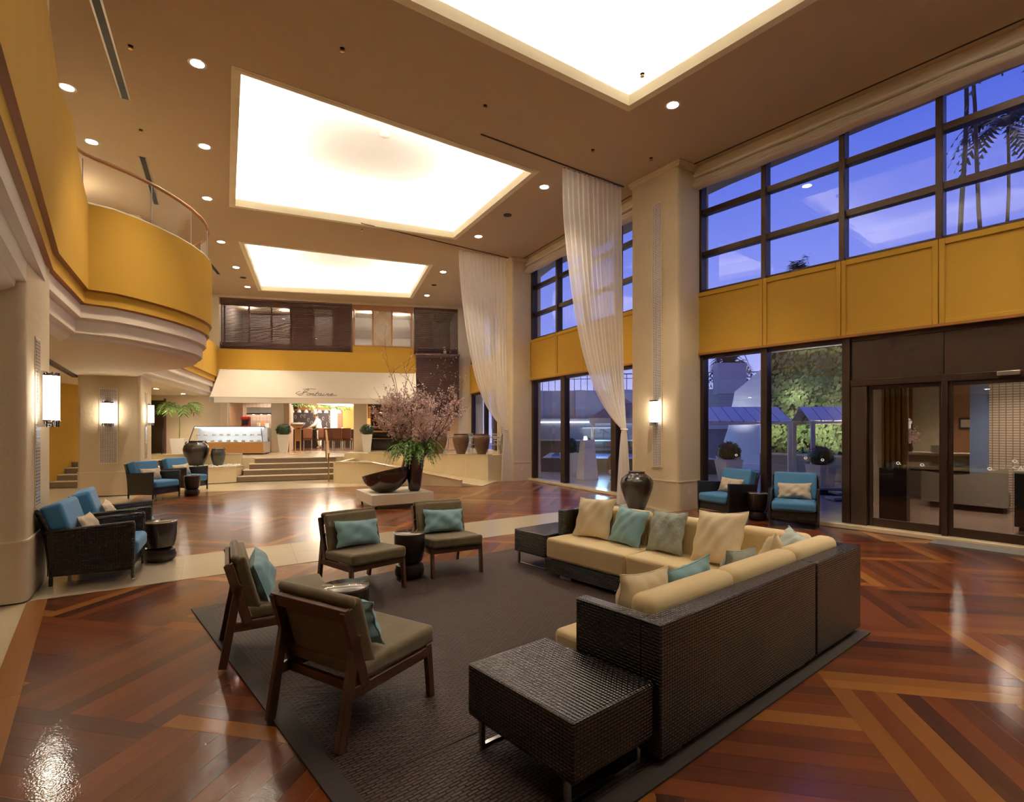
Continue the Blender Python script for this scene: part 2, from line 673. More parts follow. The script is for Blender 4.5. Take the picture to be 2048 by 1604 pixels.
M['chalkline'] = pm('chalk_marks', (.45, .40, .42), .9, var=.3)
M['chefcloth'] = pm('chef_jacket', (.72, .66, .58), .8, var=.04)
M['apron'] = pm('dark_apron', (.05, .05, .045), .8, var=.1)
M['skin'] = pm('skin', (.50, .29, .20), .55, var=.05)
M['kitchentile'] = tilem('kitchen_tiles', (.40, .30, .26), (.44, .34, .29), (.22, .16, .13), .15, .15, .04, .3, .3)
M['red'] = pm('red_enamel', (.45, .02, .015), .35, var=.1)
M['cake'] = leafm('pastry', (.45, .22, .08), (.85, .72, .58), .6)
M['sconce'] = emitm('sconce_glow', (1, .90, .72), 13)
M['lens'] = emitm('downlight_lens', (1, .90, .72), 110)
M['strip'] = emitm('white_strip', (1, .95, .86), 9)
M['caselight'] = emitm('case_light', (.86, .93, 1), 2.4)
M['terrace'] = pm('terrace_stone', (.42, .40, .42), .35, var=.10, vs=1.2)
M['concrete'] = pm('grey_concrete', (.42, .40, .42), .8, var=.07, vs=1)
M['white_ext'] = pm('white_render', (.80, .80, .80), .7, var=.03)
M['pool_t'] = pm('pool_tile', (.08, .35, .75), .4, var=.1)
M['pool_d'] = pm('dark_pool_tile', (.02, .03, .06), .25, var=.2)
M['water'] = glassm('pool_water', (.45, .72, .98), 1.33, .05)
M['rail'] = pm('grey_rail', (.16, .17, .20), .5, var=.1)
M['trunk'] = pm('palm_trunk', (.045, .035, .03), .9, var=.3)
M['frond'] = leafm('palm_frond', (.010, .018, .012), (.03, .045, .025))
M['copper'] = pm('copper_wall', (.34, .15, .075), .5, var=.1)
M['lobbyfloor'] = pm('lobby_floor', (.30, .20, .15), .22, var=.12, vs=2, coat=.3)
M['ribbed'] = tilem('ribbed_wall', (.56, .43, .32), (.60, .46, .34), (.20, .14, .10), .10, .05, .16, .6, .8)
M['greymetal'] = pm('grey_mat', (.13, .115, .11), .6, var=.15, vs=60)
M['greenmat'] = pm('green_mat', (.02, .16, .10), .8, var=.1)
M['mark'] = emitm('glowing_print', (.8, .8, .8), .25)  # printing on the glass given a faint glow of its own
M['mark'].cycles.emission_sampling = 'NONE'


def rugm():
    m, nt, b = _new('woven_rug')
    uv = coord(nt, 'UV')
    br = nd(nt, 'ShaderNodeTexBrick')
    br.offset = .5
    br.inputs['Scale'].default_value = 1
    br.inputs['Brick Width'].default_value = .062
    br.inputs['Row Height'].default_value = .020
    br.inputs['Mortar Size'].default_value = .0055
    br.inputs['Mortar Smooth'].default_value = .6
    br.inputs['Color1'].default_value = (.070, .038, .031, 1)
    br.inputs['Color2'].default_value = (.095, .052, .042, 1)
    br.inputs['Mortar'].default_value = (.006, .004, .003, 1)
    nt.links.new(uv, br.inputs['Vector'])
    nt.links.new(br.outputs['Color'], b.inputs['Base Color'])
    b.inputs['Roughness'].default_value = .60
    b.inputs['Specular IOR Level'].default_value = .3
    bump(nt, b, mathn(nt, 'SUBTRACT', 1.0, br.outputs['Fac']), .7, .005)
    return m


M['rug'] = rugm()
M['rugborder'] = pm('rug_border', (.035, .026, .022), .75, var=.15, vs=40, bs=200, bstr=.2)

# ================================================================ STRUCTURE
def V2(a, b=None):
    return Vector((a[0], a[1]))


def rot2(p, a):
    return (p[0] * math.cos(a) - p[1] * math.sin(a), p[0] * math.sin(a) + p[1] * math.cos(a))


# plan points: columns along the gallery (left) and pillars along the windows (right)
AL, BL = (-4.58, 5.15), (-5.27, 6.22)
A1, B1 = (3.30, 10.735), (2.60, 11.79)
CL, DL = (-9.26, 13.46), (-9.79, 14.65)
A2, B2 = (0.0, 16.8), (-.52, 17.96)
W1 = (3.93, 11.15)
W1E = (3.93 + .611 * 9.5, 11.15 - .791 * 9.5)

# ---------------------------------------------------------------- floor
PZ = .67                       # restaurant platform height
floor = thing('floor', None, None, kind='structure')
fb = MB()
fb.face([(-24, -8, -.016), (14, -8, -.016), (14, 9, -.016), (5, 27, -.016), (-24, 27, -.016)])
fb.build('floor_screed', M['floor_base'], floor)

BAY1 = [(1.2, -2.35), W1E, (4.0, 11.23), AL]
BAY2 = [BL, (3.23, 12.24), (.72, 17.06), CL]


def clip(poly, quad):
    n = len(quad)
    for i in range(n):
        a, b = quad[i], quad[(i + 1) % n]
        out = []
        for j in range(len(poly)):
            p, q = poly[j], poly[(j + 1) % len(poly)]
            sp = (b[0] - a[0]) * (p[1] - a[1]) - (b[1] - a[1]) * (p[0] - a[0])
            sq = (b[0] - a[0]) * (q[1] - a[1]) - (b[1] - a[1]) * (q[0] - a[0])
            if sp >= 0:
                out.append(p)
            if (sp >= 0) != (sq >= 0):
                t = sp / (sp - sq)
                out.append((p[0] + (q[0] - p[0]) * t, p[1] + (q[1] - p[1]) * t))
        poly = out
        if len(poly) < 3:
            return []
    return poly


PA = R(-12)
BLK, PW = 1.26, .126
RU, RV = Vector((.766, .643)), Vector((-.643, .766))
planks = []
for bi, bay in enumerate((BAY1, BAY2)):
    for i in range(-14, 15):
        for j in range(-14, 22):
            for k in range(10):
                if (i + j) % 2 == 0:
                    c = ((i + .5) * BLK, j * BLK + (k + .5) * PW)
                    rz, hx, hy = PA, BLK / 2 - .0005, PW / 2 - .0005
                else:
                    c = (i * BLK + (k + .5) * PW, (j + .5) * BLK)
                    rz, hx, hy = PA + math.pi / 2, BLK / 2 - .0005, PW / 2 - .0005
                cw = rot2(c, PA)
                if not (-13 < cw[0] < 11 and -3 < cw[1] < 19):
                    continue
                cs = []
                for sx_, sy_ in ((-1, -1), (1, -1), (1, 1), (-1, 1)):
                    q = rot2((sx_ * hx, sy_ * hy), rz)
                    cs.append((cw[0] + q[0], cw[1] + q[1]))
                pl = clip(cs, bay)
                if len(pl) < 3:
                    continue
                full = len(pl) == 4 and all(min(abs(p[0] - q[0]) + abs(p[1] - q[1]) for q in cs) < 1e-6 for p in pl)
                rr = random.Random(i * 7919 + j * 104729 + k * 31 + bi)
                light = (k == 0 and rr.random() < .75) or rr.random() < .05
                planks.append((cw, rz, pl, full, light))


def in_view(c):
    if c[1] < 1.9:
        return False
    px = 1024 + 1080 * c[0] / c[1]
    py = 856 + 1782 / c[1]
    if not (-60 < px < 2110 and py < 1680):
        return False
    u, v = c[0] * RU.x + c[1] * RU.y, c[0] * RV.x + c[1] * RV.y
    if .98 < u < 4.9 and 1.55 < v < 5.6:
        return False
    return True


cand = sorted([p for p in planks if in_view(p[0])], key=lambda p: p[0][0] ** 2 + p[0][1] ** 2)
near = set(id(p) for p in cand[:290])
full_mesh = {}
for lt, mt in ((False, M['wood']), (True, M['wood_l'])):
    b = MB()
    hx, hy = BLK / 2 - .0005, PW / 2 - .0005
    b.box(-hx, hx, -hy, hy, -.012, 0)
    full_mesh[lt] = b.mesh('plank', mt)
field = {False: MB(), True: MB()}
for p in planks:
    cw, rz, pl, full, light = p
    if id(p) in near:
        if full:
            o = bpy.data.objects.new('plank', full_mesh[light])
        else:
            b = MB()
            b.prism([rot2((q[0] - cw[0], q[1] - cw[1]), -rz) for q in pl], -.012, 0)
            o = bpy.data.objects.new('plank', b.mesh('plank', M['wood_l' if light else 'wood']))
        col.objects.link(o)
        o.location = (cw[0], cw[1], 0)
        o.rotation_euler = (0, 0, rz)
        o.parent = floor
    else:
        f = field[light]
        uv = [rot2((q[0] - cw[0], q[1] - cw[1]), -rz) for q in pl]
        f.face([(q[0], q[1], 0) for q in pl], uv)
for lt in (False, True):
    tag(field[lt].build('plank_field', M['wood_l' if lt else 'wood'], floor), kind='stuff')


def stone_tiles(p0, p1, q0, q1, n, m, mat, z=.003):
    """stone band between line p0-p1 and line q0-q1, n tiles long, m wide"""
    p0, p1, q0, q1 = map(V2, (p0, p1, q0, q1))
    for a in range(n):
        for b in range(m):
            def pt(s, t):
                return (p0.lerp(p1, s)).lerp(q0.lerp(q1, s), t)
            g = .0012
            L = (p1 - p0).length
            Wd = (q0 - p0).length
            s0, s1 = a / n + g / L, (a + 1) / n - g / L
            t0, t1 = b / m + g / Wd, (b + 1) / m - g / Wd
            mb = MB()
            c = pt((s0 + s1) / 2, (t0 + t1) / 2)
            mb.prism([tuple(pt(s, t) - c) for s, t in ((s0, t0), (s1, t0), (s1, t1), (s0, t1))], -.012, z)
            o = mb.build('stone_tile', mat, floor)
            o.location = (c.x, c.y, 0)


stone_tiles(AL, (3.35, 10.77), BL, (3.15, 12.18), 8, 2, M['granite'])
stone_tiles(CL, (.05, 16.82), (-9.75, 14.62), (-.4, 18.0), 8, 2, M['stone'])
# light border planks along the gallery edge
for a, b in (((1.2, -2.35), AL), (BL, CL)):
    a, b = V2(a), V2(b)
    d = (b - a).normalized()
    nrm = Vector((-d.y, d.x))
    L = (b - a).length
    n = int(L / 1.9)
    for i in range(n):
        s0, s1 = a + d * (L * i / n + .001), a + d * (L * (i + 1) / n - .001)
        mb = MB()
        c = (s0 + s1) / 2
        h = (s1 - s0).length / 2
        mb.box(-h, h, -.075, .075, -.012, .0025)
        o = mb.build('border_plank', M['wood_l'], floor)
        o.location = (c.x - nrm.x * .04, c.y - nrm.y * .04, 0)
        o.rotation_euler = (0, 0, math.atan2(d.y, d.x))

# ---------------------------------------------------------------- ceiling
ceiling = thing('ceiling', None, None, kind='structure')
outer = [(-26, -9), (15, -9), (15, -1), (10.6, 3.4), (4.75, 11.75), (1.35, 17.9), (-.9, 25), (-26, 25)]
polys = [[Vector((p[0], p[1], H)) for p in outer]] + [[Vector((p[0], p[1], H)) for p in T] for T in TRAYS]
flat = [p for q in polys for p in q]
mb = MB()
mb.v = [tuple(p) for p in flat]
mb.f = []
for t in tessellate_polygon(polys):
    a, b, c = [flat[i] for i in t]
    mb.f.append(tuple(t) if (b - a).cross(c - a).z < 0 else tuple(reversed(t)))
mb.build('ceiling_board', M['ceil'], ceiling)
for T in TRAYS:
    # lip of the coffer, ledge behind it, upper sides and lid
    O1 = offset_poly(T, .30)
    lip = MB()
    O0 = offset_poly(T, -.0)
    Oi = offset_poly(T, .045)
    for i in range(4):
        j = (i + 1) % 4
        lip.face([(*O0[i], H - .012), (*O0[j], H - .012), (*O0[j], H + .165), (*O0[i], H + .165)])
        lip.face([(*O0[i], H + .165), (*O0[j], H + .165), (*Oi[j], H + .165), (*Oi[i], H + .165)])
        lip.face([(*Oi[i], H + .165), (*Oi[j], H + .165), (*Oi[j], H + .05), (*Oi[i], H + .05)])
        lip.face([(*Oi[i], H + .05), (*Oi[j], H + .05), (*O1[j], H + .05), (*O1[i], H + .05)])
    lip.build('coffer_lip', M['lip'], ceiling)
    tr = MB()
    for w0, w1, z0, z1 in ((.0, .09, -.014, .0), (.09, .13, -.007, .0)):
        Q0, Q1 = offset_poly(T, w0), offset_poly(T, w1)
        for i in range(4):
            j = (i + 1) % 4
            tr.face([(*Q0[i], H + z0), (*Q0[j], H + z0), (*Q1[j], H + z0), (*Q1[i], H + z0)])
            tr.face([(*Q1[i], H + z0), (*Q1[j], H + z0), (*Q1[j], H + z1), (*Q1[i], H + z1)])
    tr.build('coffer_trim', M['lip'], ceiling)
    lid = MB()
    for i in range(4):
        j = (i + 1) % 4
        lid.face([(*O1[i], H + .05), (*O1[j], H + .05), (*O1[j], H + .62), (*O1[i], H + .62)])
    lid.face([(*p, H + .62) for p in O1])
    lid.build('coffer_lid', M['tray'], ceiling)
# slot diffusers and curtain tracks
for a, b, w in (((-5.0, 6.4), (-6.22, 8.69), .09), ((-7.23, 10.56), (-8.42, 12.78), .09), ((-9.3, 16.0), (-10.1, 18.6), .09)):
    MB().bar((*a, H - .004), (*b, H - .004), w, .012).build('air_slot', M['black'], ceiling)
    MB().bar((*a, H - .002), (*b, H - .002), w + .05, .008).build('slot_frame', M['steel'], ceiling)
for a, b in (((-.56, 9.73), (2.45, 11.86)), ((-3.9, 13.95), (-.1, 16.83))):
    MB().bar((*a, H - .008), (*b, H - .008), .025, .016).build('curtain_track', M['bronze'], ceiling)
for p in ((-.11, 13.44), (-2.89, 20.01), (-9.47, 19.02)):
    MB().lathe([(.10, H - .012), (.10, H + .002)], 20, p).build('speaker_grille', M['black'], ceiling)
for p in ((-2.37, 7.54), (-.44, 8.87), (-5.29, 7.49), (1.54, 10.29), (1.95, 8.08), (2.73, 10.6), (-4.0, 14.4), (-6.6, 9.6)):
    MB().lathe([(.012, H - .05), (.03, H - .045), (.03, H - .03), (.012, H - .025), (.012, H), (.035, H)], 10, p).build('sprinkler', M['brass'], ceiling, smooth=True)
for p in ((-2.55, 10.84),):
    MB().lathe([(.05, H + .54), (.09, H + .56), (.10, H + .62)], 16, p).build('smoke_detector', M['white'], ceiling, smooth=True)

# downlights
DL_POS = [(-4.58, 7.86, 1.0), (-6.93, 8.41, .6), (-7.79, 10.01, .5), (-5.79, 10.17, .8), (-7.04, 12.47, .8), (-8.29, 15.39, .9), (-9.94, 20.3, .9),
          (.71, 11.88, 1.1), (-.93, 14.95, .9), (-2.34, 18.35, .9), (2.64, 8.87, 1.1), (-3.4, 21.6, .8), (-9.11, 17.83, .6), (6.2, 4.4, .35), (.2, .6, .3), (4.5, 2.9, .4), (5.2, 6.3, .45), (6.75, 5.25, .6)]  # last three are unseen lamps added for the sofa back and pillar
ring = MB().lathe([(.085, 0), (.12, -.004), (.13, .004), (.085, .006)], 24).mesh('trim_ring', M['steel'], True)
lensme = MB().lathe([(.088, -.001), (.088, .004)], 24).mesh('lens', M['lens'])
DL_LABEL = ['near left of the middle coffer', 'beside the tall gallery column', 'above the curved balcony rail', 'left of the middle coffer midway', 'left of the middle coffer at its far end',
            'left of the far coffer', 'beside the far coffer at the restaurant end', 'between the middle coffer and the nearer curtain', 'in front of the far curtain', 'right of the far coffer',
            'right of the near coffer corner', 'above the restaurant at the right', 'dim one far left of the far coffer', 'over the glass doors', 'overhead near the viewer', 'added outside the frame to light the sofa back', 'added outside the frame by the doors to light the sofa back', 'added outside the frame to wash the right pillar']
for i, (x, y, s) in enumerate(DL_POS):
    t = thing('downlight', 'recessed ceiling downlight ' + DL_LABEL[i], 'downlight', (x, y, H), 0, 'ceiling downlights')
    for nm, me in (('trim_ring', ring), ('lens', lensme)):
        o = bpy.data.objects.new(nm, me)
        col.objects.link(o)
        o.parent = t
    lamp('downlight_beam', 'SPOT', (x, y, H - .02), 330 * s, WARM, spot_size=R(82), spot_blend=.7, shadow_soft_size=.06)

# ---------------------------------------------------------------- pillars and columns
def column(name, label, corner, ang, w, d, z1, flip=1, dado=.575):
    """column whose hall corner is at corner; local x runs along the hall face, y goes into the wall"""
    t = thing(name, label, 'column', (*corner, 0), ang, kind='structure')
    sh = MB()
    r = .07

    def sect(g):
        pts = [(-g, d), (-g, r - g)] + [(r - (r + g) * math.cos(a), r - (r + g) * math.sin(a)) for a in [math.pi / 2 * k / 5 for k in range(1, 5)]] + [(r, -g), (w - r, -g)] + \
              [(w - r + (r + g) * math.sin(a), r - (r + g) * math.cos(a)) for a in [math.pi / 2 * k / 5 for k in range(1, 5)]] + [(w + g, r), (w + g, d)]
        return pts
    MB().prism(sect(0), dado, z1).build('shaft', M['plaster'], t, smooth=True, angle=50)
    MB().prism(sect(.012), 0, dado).build('dado', M['dado'], t, smooth=True, angle=50)
    MB().prism(sect(.02), dado - .008, dado + .008).build('dado_cap', M['crown'], t, smooth=True, angle=50)
    return t, sect


def mosaic(par, x, z0, z1, w):
    MB().box(x - w / 2, x + w / 2, -.012, .01, z0, z1).build('mosaic_strip', M['mosaic'], par)
    f = MB()
    for a in (-1, 1):
        f.box(x + a * (w / 2 + .008) - .008, x + a * (w / 2 + .008) + .008, -.018, .01, z0 - .02, z1 + .02)
    f.box(x - w / 2, x + w / 2, -.018, .01, z0 - .02, z0)
    f.box(x - w / 2, x + w / 2, -.018, .01, z1, z1 + .02)
    f.build('mosaic_frame', M['crown'], par)


def sconce(label, loc, rz, w=.21, h=.54):
    """half-round glowing shade between chrome caps; local -y points away from the wall"""
    t = thing('wall_sconce', label, 'wall lamp', loc, rz, 'cylinder wall sconces')
    r = w / 2
    half = [(r * math.cos(a), -.05 - r * .95 * math.sin(a)) for a in [math.pi * k / 12 for k in range(13)]]
    shd = MB().prism(half, .07, h - .05).build('shade', M['sconce'], t, smooth=True, angle=60)
    b = MB()
    b.box(-w * .3, w * .3, -.055, -.001, .0, h)
    b.build('back_plate', M['chrome'], t)
    big = [(p[0] * 1.06, p[1] * 1.06) for p in half]
    for nm, zz, s in (('cap_ring', .06, 1.05), ('cap_ring', h - .05, 1.05), ('finial', .035, .8), ('finial', .012, .55), ('finial', h - .035, .85)):
        MB().prism([(p[0] * s, -.05 + (p[1] + .05) * s) for p in half], zz, zz + .014).build(nm, M['chrome'], t, smooth=True, angle=60)
    for k in range(7):
        a = math.pi * (k + .5) / 7
        for z0, z1 in ((.0, .07), (h - .05, h - .012)):
            x, y = r * .92 * math.cos(a), -.05 - r * .88 * math.sin(a)
            MB().tube([(x, y, z0), (x, y, z1)], .008, 6).build('rod', M['chrome'], shd, smooth=True)
    return t


# right pillar 1: hall face runs from A1 to B1; local frame: x from B1 towards A1
def facing(p, q):
    return math.atan2(q[1] - p[1], q[0] - p[0])


# faces: (start, end) with the hall on the right-hand side (local -y)
colR1, _ = column('pillar', 'broad plaster pillar with tall mosaic strip between the two window bays', B1, facing(B1, A1), 1.27, .95, H)
mosaic(colR1, .74, .86, 6.28, .22)
B0 = (W1[0] + 5.55 * .611 - .72 * .791, W1[1] - 5.55 * .791 - .72 * .611)
A0 = (B0[0] + 1.27 * .682, B0[1] - 1.27 * .731)
colR0, _ = column('pillar', 'plaster pillar right of the sliding doors, beyond the frame edge', B0, facing(B0, A0), 1.27, .95, H)
mosaic(colR0, .74, .86, 6.28, .22)
colR2, _ = column('pillar', 'farther plaster pillar beside the far gathered curtain', B2, facing(B2, A2), 1.27, 1.0, H)
mosaic(colR2, .55, .86, 6.28, .22)
for (p, q) in ((B1, A1), (B2, A2)):
    d = (V2(q) - V2(p)).normalized()
    n_ = Vector((d.y, -d.x))
    a, b = V2(p) - d * .02, V2(q) + d * .02
    cm = MB()
    for w_, z0, z1 in ((.03, H - .09, H - .05), (.06, H - .05, H - .02), (.085, H - .02, H)):
        poly = [a - n_ * -w_, b - n_ * -w_ + d * w_, b + d * w_ - n_ * .8, a - n_ * .8]
        cm.prism([tuple(x) for x in poly], z0, z1)
    cm.build('trim_1', M['crown'], ceiling)
# left columns: hall corner AL, hall face AL->BL, aisle face goes left
dl1 = (V2(BL) - V2(AL)).normalized()
left1 = V2(AL) + Vector((-dl1.y, dl1.x)) * 0
perp1 = Vector((-dl1.y, dl1.x))
perp1 = perp1 if perp1.x < 0 else -perp1
AL = tuple(V2(AL) + perp1 * .045)
cL1o = V2(AL) + perp1 * 1.27
colL1, _ = column('column', 'rough plaster column with a sconce at the left edge, nearest', tuple(cL1o), math.atan2(-perp1.y, -perp1.x), 1.27, 1.27, H)
dl2 = (V2(DL) - V2(CL)).normalized()
perp2 = Vector((-dl2.y, dl2.x))
perp2 = perp2 if perp2.x < 0 else -perp2
cL2o = V2(CL) + perp2 * 1.27
colL2, _ = column('column', 'plaster column with two sconces behind the blue armchairs in mid hall', tuple(cL2o), math.atan2(-perp2.y, -perp2.x), 1.27, 1.32, H)
mosaic(colL2, .62, .80, 2.60, .34)
# strips on the hall-side faces of the left columns
for o_, base, dirv, prp, zz in ((colL1, AL, dl1, perp1, .55), (colL2, CL, dl2, perp2, .62)):
    h_ = thing('wall_lamp_panel', None, None, (base[0], base[1], 0), math.atan2(-dirv.y, -dirv.x) + math.pi)
    h_.parent = o_
    h_.matrix_parent_inverse = (Matrix.Translation(o_.location) @ Matrix.Rotation(o_.rotation_euler.z, 4, 'Z')).inverted()
    h_.name = 'hall_face_panel'
    for z0, z1 in ((.86, 2.56), (4.6, 6.5)):
        p_ = MB().box(zz - .11, zz + .11, -.012, .01, z0, z1).build('mosaic_strip', M['mosaic'], h_)
        MB().box(zz - .125, zz + .125, -.009, .01, z0 - .02, z1 + .02).build('mosaic_frame', M['crown'], h_)


def on_face(base, d, n, t, off=0.0):
    p = V2(base) + d * t + n * off
    return (p.x, p.y)


d1f = (V2(A1) - V2(B1)).normalized()
n1f = Vector((d1f.y, -d1f.x))
sconce('glowing sconce on the right pillar above the tall dark jar', (*on_face(B1, d1f, n1f, .72, .02), 1.70), facing(B1, A1), .20, .54)
d0f = (V2(A0) - V2(B0)).normalized()
sconce('glowing sconce on the pillar right of the sliding doors', (*on_face(B0, d0f, Vector((d0f.y, -d0f.x)), .72, .02), 1.70), facing(B0, A0), .20, .54)
n1l = -perp1
sconce('large bright sconce on the nearest left column', (*on_face(AL, dl1, n1l, .55, .02), 1.66), facing(BL, AL) + math.pi * 0 + math.pi, .24, .58)
dd2 = -perp2
n2 = Vector((dd2.y, -dd2.x))
sconce('glowing sconce on the mosaic strip of the second left column', (*on_face(tuple(cL2o), dd2, n2, .62, .02), 1.70), math.atan2(dd2.y, dd2.x), .25, .60)
sconce('sconce on the hall side of the second left column', (*on_face(CL, dl2, -perp2, .62, .02), 1.72), facing(DL, CL) + math.pi, .24, .56)
d2f = (V2(A2) - V2(B2)).normalized()
n2f = Vector((d2f.y, -d2f.x))
# outlets on the pillars
for par, x, z in ((colR1, None, 0), ):
    MB().box(1.27 + .012, 1.27 + .02, .30, .37, .32, .44).build('outlet_plate', M['white'], par)
MB().box(1.27 + .012, 1.27 + .02, .30, .37, .32, .44).build('outlet_plate', M['white'], colR2)
MB().box(1.02, 1.10, -.02, -.01, .30, .42).build('outlet_plate', M['white'], colL2)

# ---------------------------------------------------------------- window bays
def window_bay(idx, org, xdir, length, ups, lows, lo_top=3.13, hi_bot=4.42, low=True, doors=None, blind=True, zlow=.08):
    ang = math.atan2(xdir[1], xdir[0])
    t = thing('window_%d' % idx, None, None, (*org, 0), ang, kind='structure')
    # upper grid
    fr = MB()
    zs = [hi_bot, 5.21, 6.07, 6.78]
    for z in zs:
        fr.box(0, length, -.06, .09, z - .055, z + .055)
    for x in ups:
        fr.box(x - .045, x + .045, -.10, .09, hi_bot, 6.80)
    fr.build('upper_frame', M['bronze'], t, bevel=.006)
    for a in range(len(ups) - 1):
        for b in range(3):
            MB().box(ups[a] + .045, ups[a + 1] - .045, .0, .012, zs[b] + .055, zs[b + 1] - .055).build('pane', M['glass'], t)
    # lintel wall above
    MB().box(0, length, .0, .3, 6.80, H).build('lintel', M['plaster_s'], t)
    # lower openings
    fr = MB()
    fr.box(0, length, -.05, .10, lo_top - .06, lo_top + .02)
    for (x, w) in lows:
        fr.box(x - w / 2, x + w / 2, -.08, .10, zlow, lo_top)
    fr.build('lower_frame', M['bronze'], t, bevel=.006)
    for a in range(len(lows) - 1):
        x0, x1 = lows[a][0] + lows[a][1] / 2, lows[a + 1][0] - lows[a + 1][1] / 2
        if doors and x0 > doors - .05:
            continue
        MB().box(x0, x1, .0, .012, zlow + .02, lo_top - .06).build('pane', M['glass'], t)
    sl = MB()
    sl.box(0, length, -.20, .14, 0, zlow - .01)
    sl.build('sill', M['stone'], t, bevel=.008)
    # spandrel: ochre panels between the window rows
    MB().box(0, length, .02, .25, lo_top, hi_bot).build('spandrel_wall', M['yellow'], t)
    MB().box(-.02, length, -.14, .02, lo_top + .01, lo_top + .05).build('spandrel_bottom', M['yellow_d'], t)
    for a in range(len(ups) - 1):
        x0, x1 = ups[a] - (.10 if a == 0 else 0), ups[a + 1]
        pn_ = MB().box(x0 + .004, x1 - .004, -.105, .02, lo_top + .03, hi_bot).build('panel', M['yellow'], t, bevel=.004)
        f2 = MB()
        for (xa, xb, za, zb) in ((x0 + .004, x0 + .075, lo_top + .03, hi_bot), (x1 - .075, x1 - .004, lo_top + .03, hi_bot), (x0 + .075, x1 - .075, lo_top + .03, lo_top + .11), (x0 + .075, x1 - .075, hi_bot - .09, hi_bot)):
            f2.box(xa, xb, -.13, -.10, za, zb)
        f2.build('panel_frame', M['yellow'], pn_, bevel=.008)
    return t


ups1 = [0, 1.335, 2.665, 3.975, 5.50]
win1 = window_bay(1, W1, (.611, -.791), 5.55, ups1, [(.04, .08), (1.335, .12), (2.72, .12), (5.5, .1)], doors=2.7)
win2 = window_bay(2, (.69, 17.11), (.46, -.888), 5.55, [.04, 1.5, 2.9, 4.25, 5.5], [(.06, .12), (1.80, .22), (4.12, .2), (5.5, .1)])
win3 = window_bay(3, (-1.72, 23.8), (.335, -.942), 5.85, [.04, 1.5, 2.9, 4.3, 5.8], [(.06, .12), (2.0, .12), (3.4, .3), (5.0, .12), (5.8, .1)], zlow=.80)


def roman_blind(label, par, length):
    t = thing('roman_blind', label, 'blind', par.location, par.rotation_euler.z, 'raised roman blinds')
    m = par.rotation_euler.z
    for k in range(5):
        z0 = 6.56 + k * .035
        d = .22 - .02 * k
        MB().grid(lambda u, v, z0=z0, d=d: (-.10 + u * (length + .1), -.14 - d * math.sin(math.pi * v) * (.9 + .04 * math.sin(u * 37 + k)), z0 + .05 * (v - .5) * 2 + .012 * math.sin(u * 25 + k * 2)), 60, 8).build('fold', M['blind'], t, smooth=True)
    MB().box(-.10, length, -.30, -.10, 6.74, 6.80).build('head_fold', M['blind'], t, bevel=.02)
    MB().box(-.06, length, -.26, -.06, 6.80, H - .002).build('head_rail', M['crown'], t)
    return t


roman_blind('long raised roman blind over the near right windows', win1, 5.5)
roman_blind('raised roman blind behind the nearer curtain', win2, 5.5)

# ceiling slot along the windows
for w_ in (win1, win2):
    s = MB()
    s.box(0, 5.3 if w_ is win1 else 5.2, -.42, -.39, H - .006, H + .004)
    s.build('blind_slot', M['black'], w_)

# ---------------------------------------------------------------- gallery balcony
GP = [(1.44, -2.67), (-2.96, 3.20), (-5.26, 6.27), (-6.2, 7.9), (-5.99, 8.12), (-5.87, 8.45), (-5.79, 8.85), (-5.74, 9.3), (-5.75, 9.75), (-5.81, 10.2), (-5.93, 10.62), (-6.12, 11.02), (-6.4, 11.42),
      (-6.8, 11.8), (-7.4, 12.2), (-8.3, 12.75), (-9.05, 13.65), (-11.75, 21.62)]


def offset_path(pts, d):
    out = []
    n = len(pts)
    for i in range(n):
        p = V2(pts[i])
        a = (V2(pts[i]) - V2(pts[i - 1])).normalized() if i else None
        b = (V2(pts[i + 1]) - p).normalized() if i < n - 1 else None
        na = Vector((-a.y, a.x)) if a else None
        nb = Vector((-b.y, b.x)) if b else None
        if na is None:
            m = nb
        elif nb is None:
            m = na
        else:
            m = na + nb
            m = m / max(.35, m.dot(na))
        out.append(p + m * d)
    return out


def sweep(prof, mat, name, par, tops=None, smooth=True):
    """prof: list of (inset, z); z None takes the running parapet top"""
    b = MB()
    rows = []
    for (ins, z) in prof:
        pp = offset_path(GP, ins)
        rows.append([(p.x, p.y, (tops[i] if z is None else z)) for i, p in enumerate(pp)])
    n = len(GP)
    for r in range(len(rows) - 1):
        for i in range(n - 1):
            b.face([rows[r][i], rows[r + 1][i], rows[r + 1][i + 1], rows[r][i + 1]])
    # weld
    me = b.mesh(name, mat)
    import bmesh
    bm = bmesh.new()
    bm.from_mesh(me)
    bmesh.ops.remove_doubles(bm, verts=bm.verts, dist=.0005)
    bmesh.ops.recalc_face_normals(bm, faces=bm.faces)
    bm.to_mesh(me)
    bm.free()
    me.shade_smooth()
    me.set_sharp_from_angle(angle=R(24))
    o = bpy.data.objects.new(name, me)
    col.objects.link(o)
    o.parent = par
    return o


bal = thing('balcony', 'ochre gallery balcony bulging over the left side with stepped white underside', 'balcony', kind='structure')
TOP = 4.93
sub = []
GPX = []
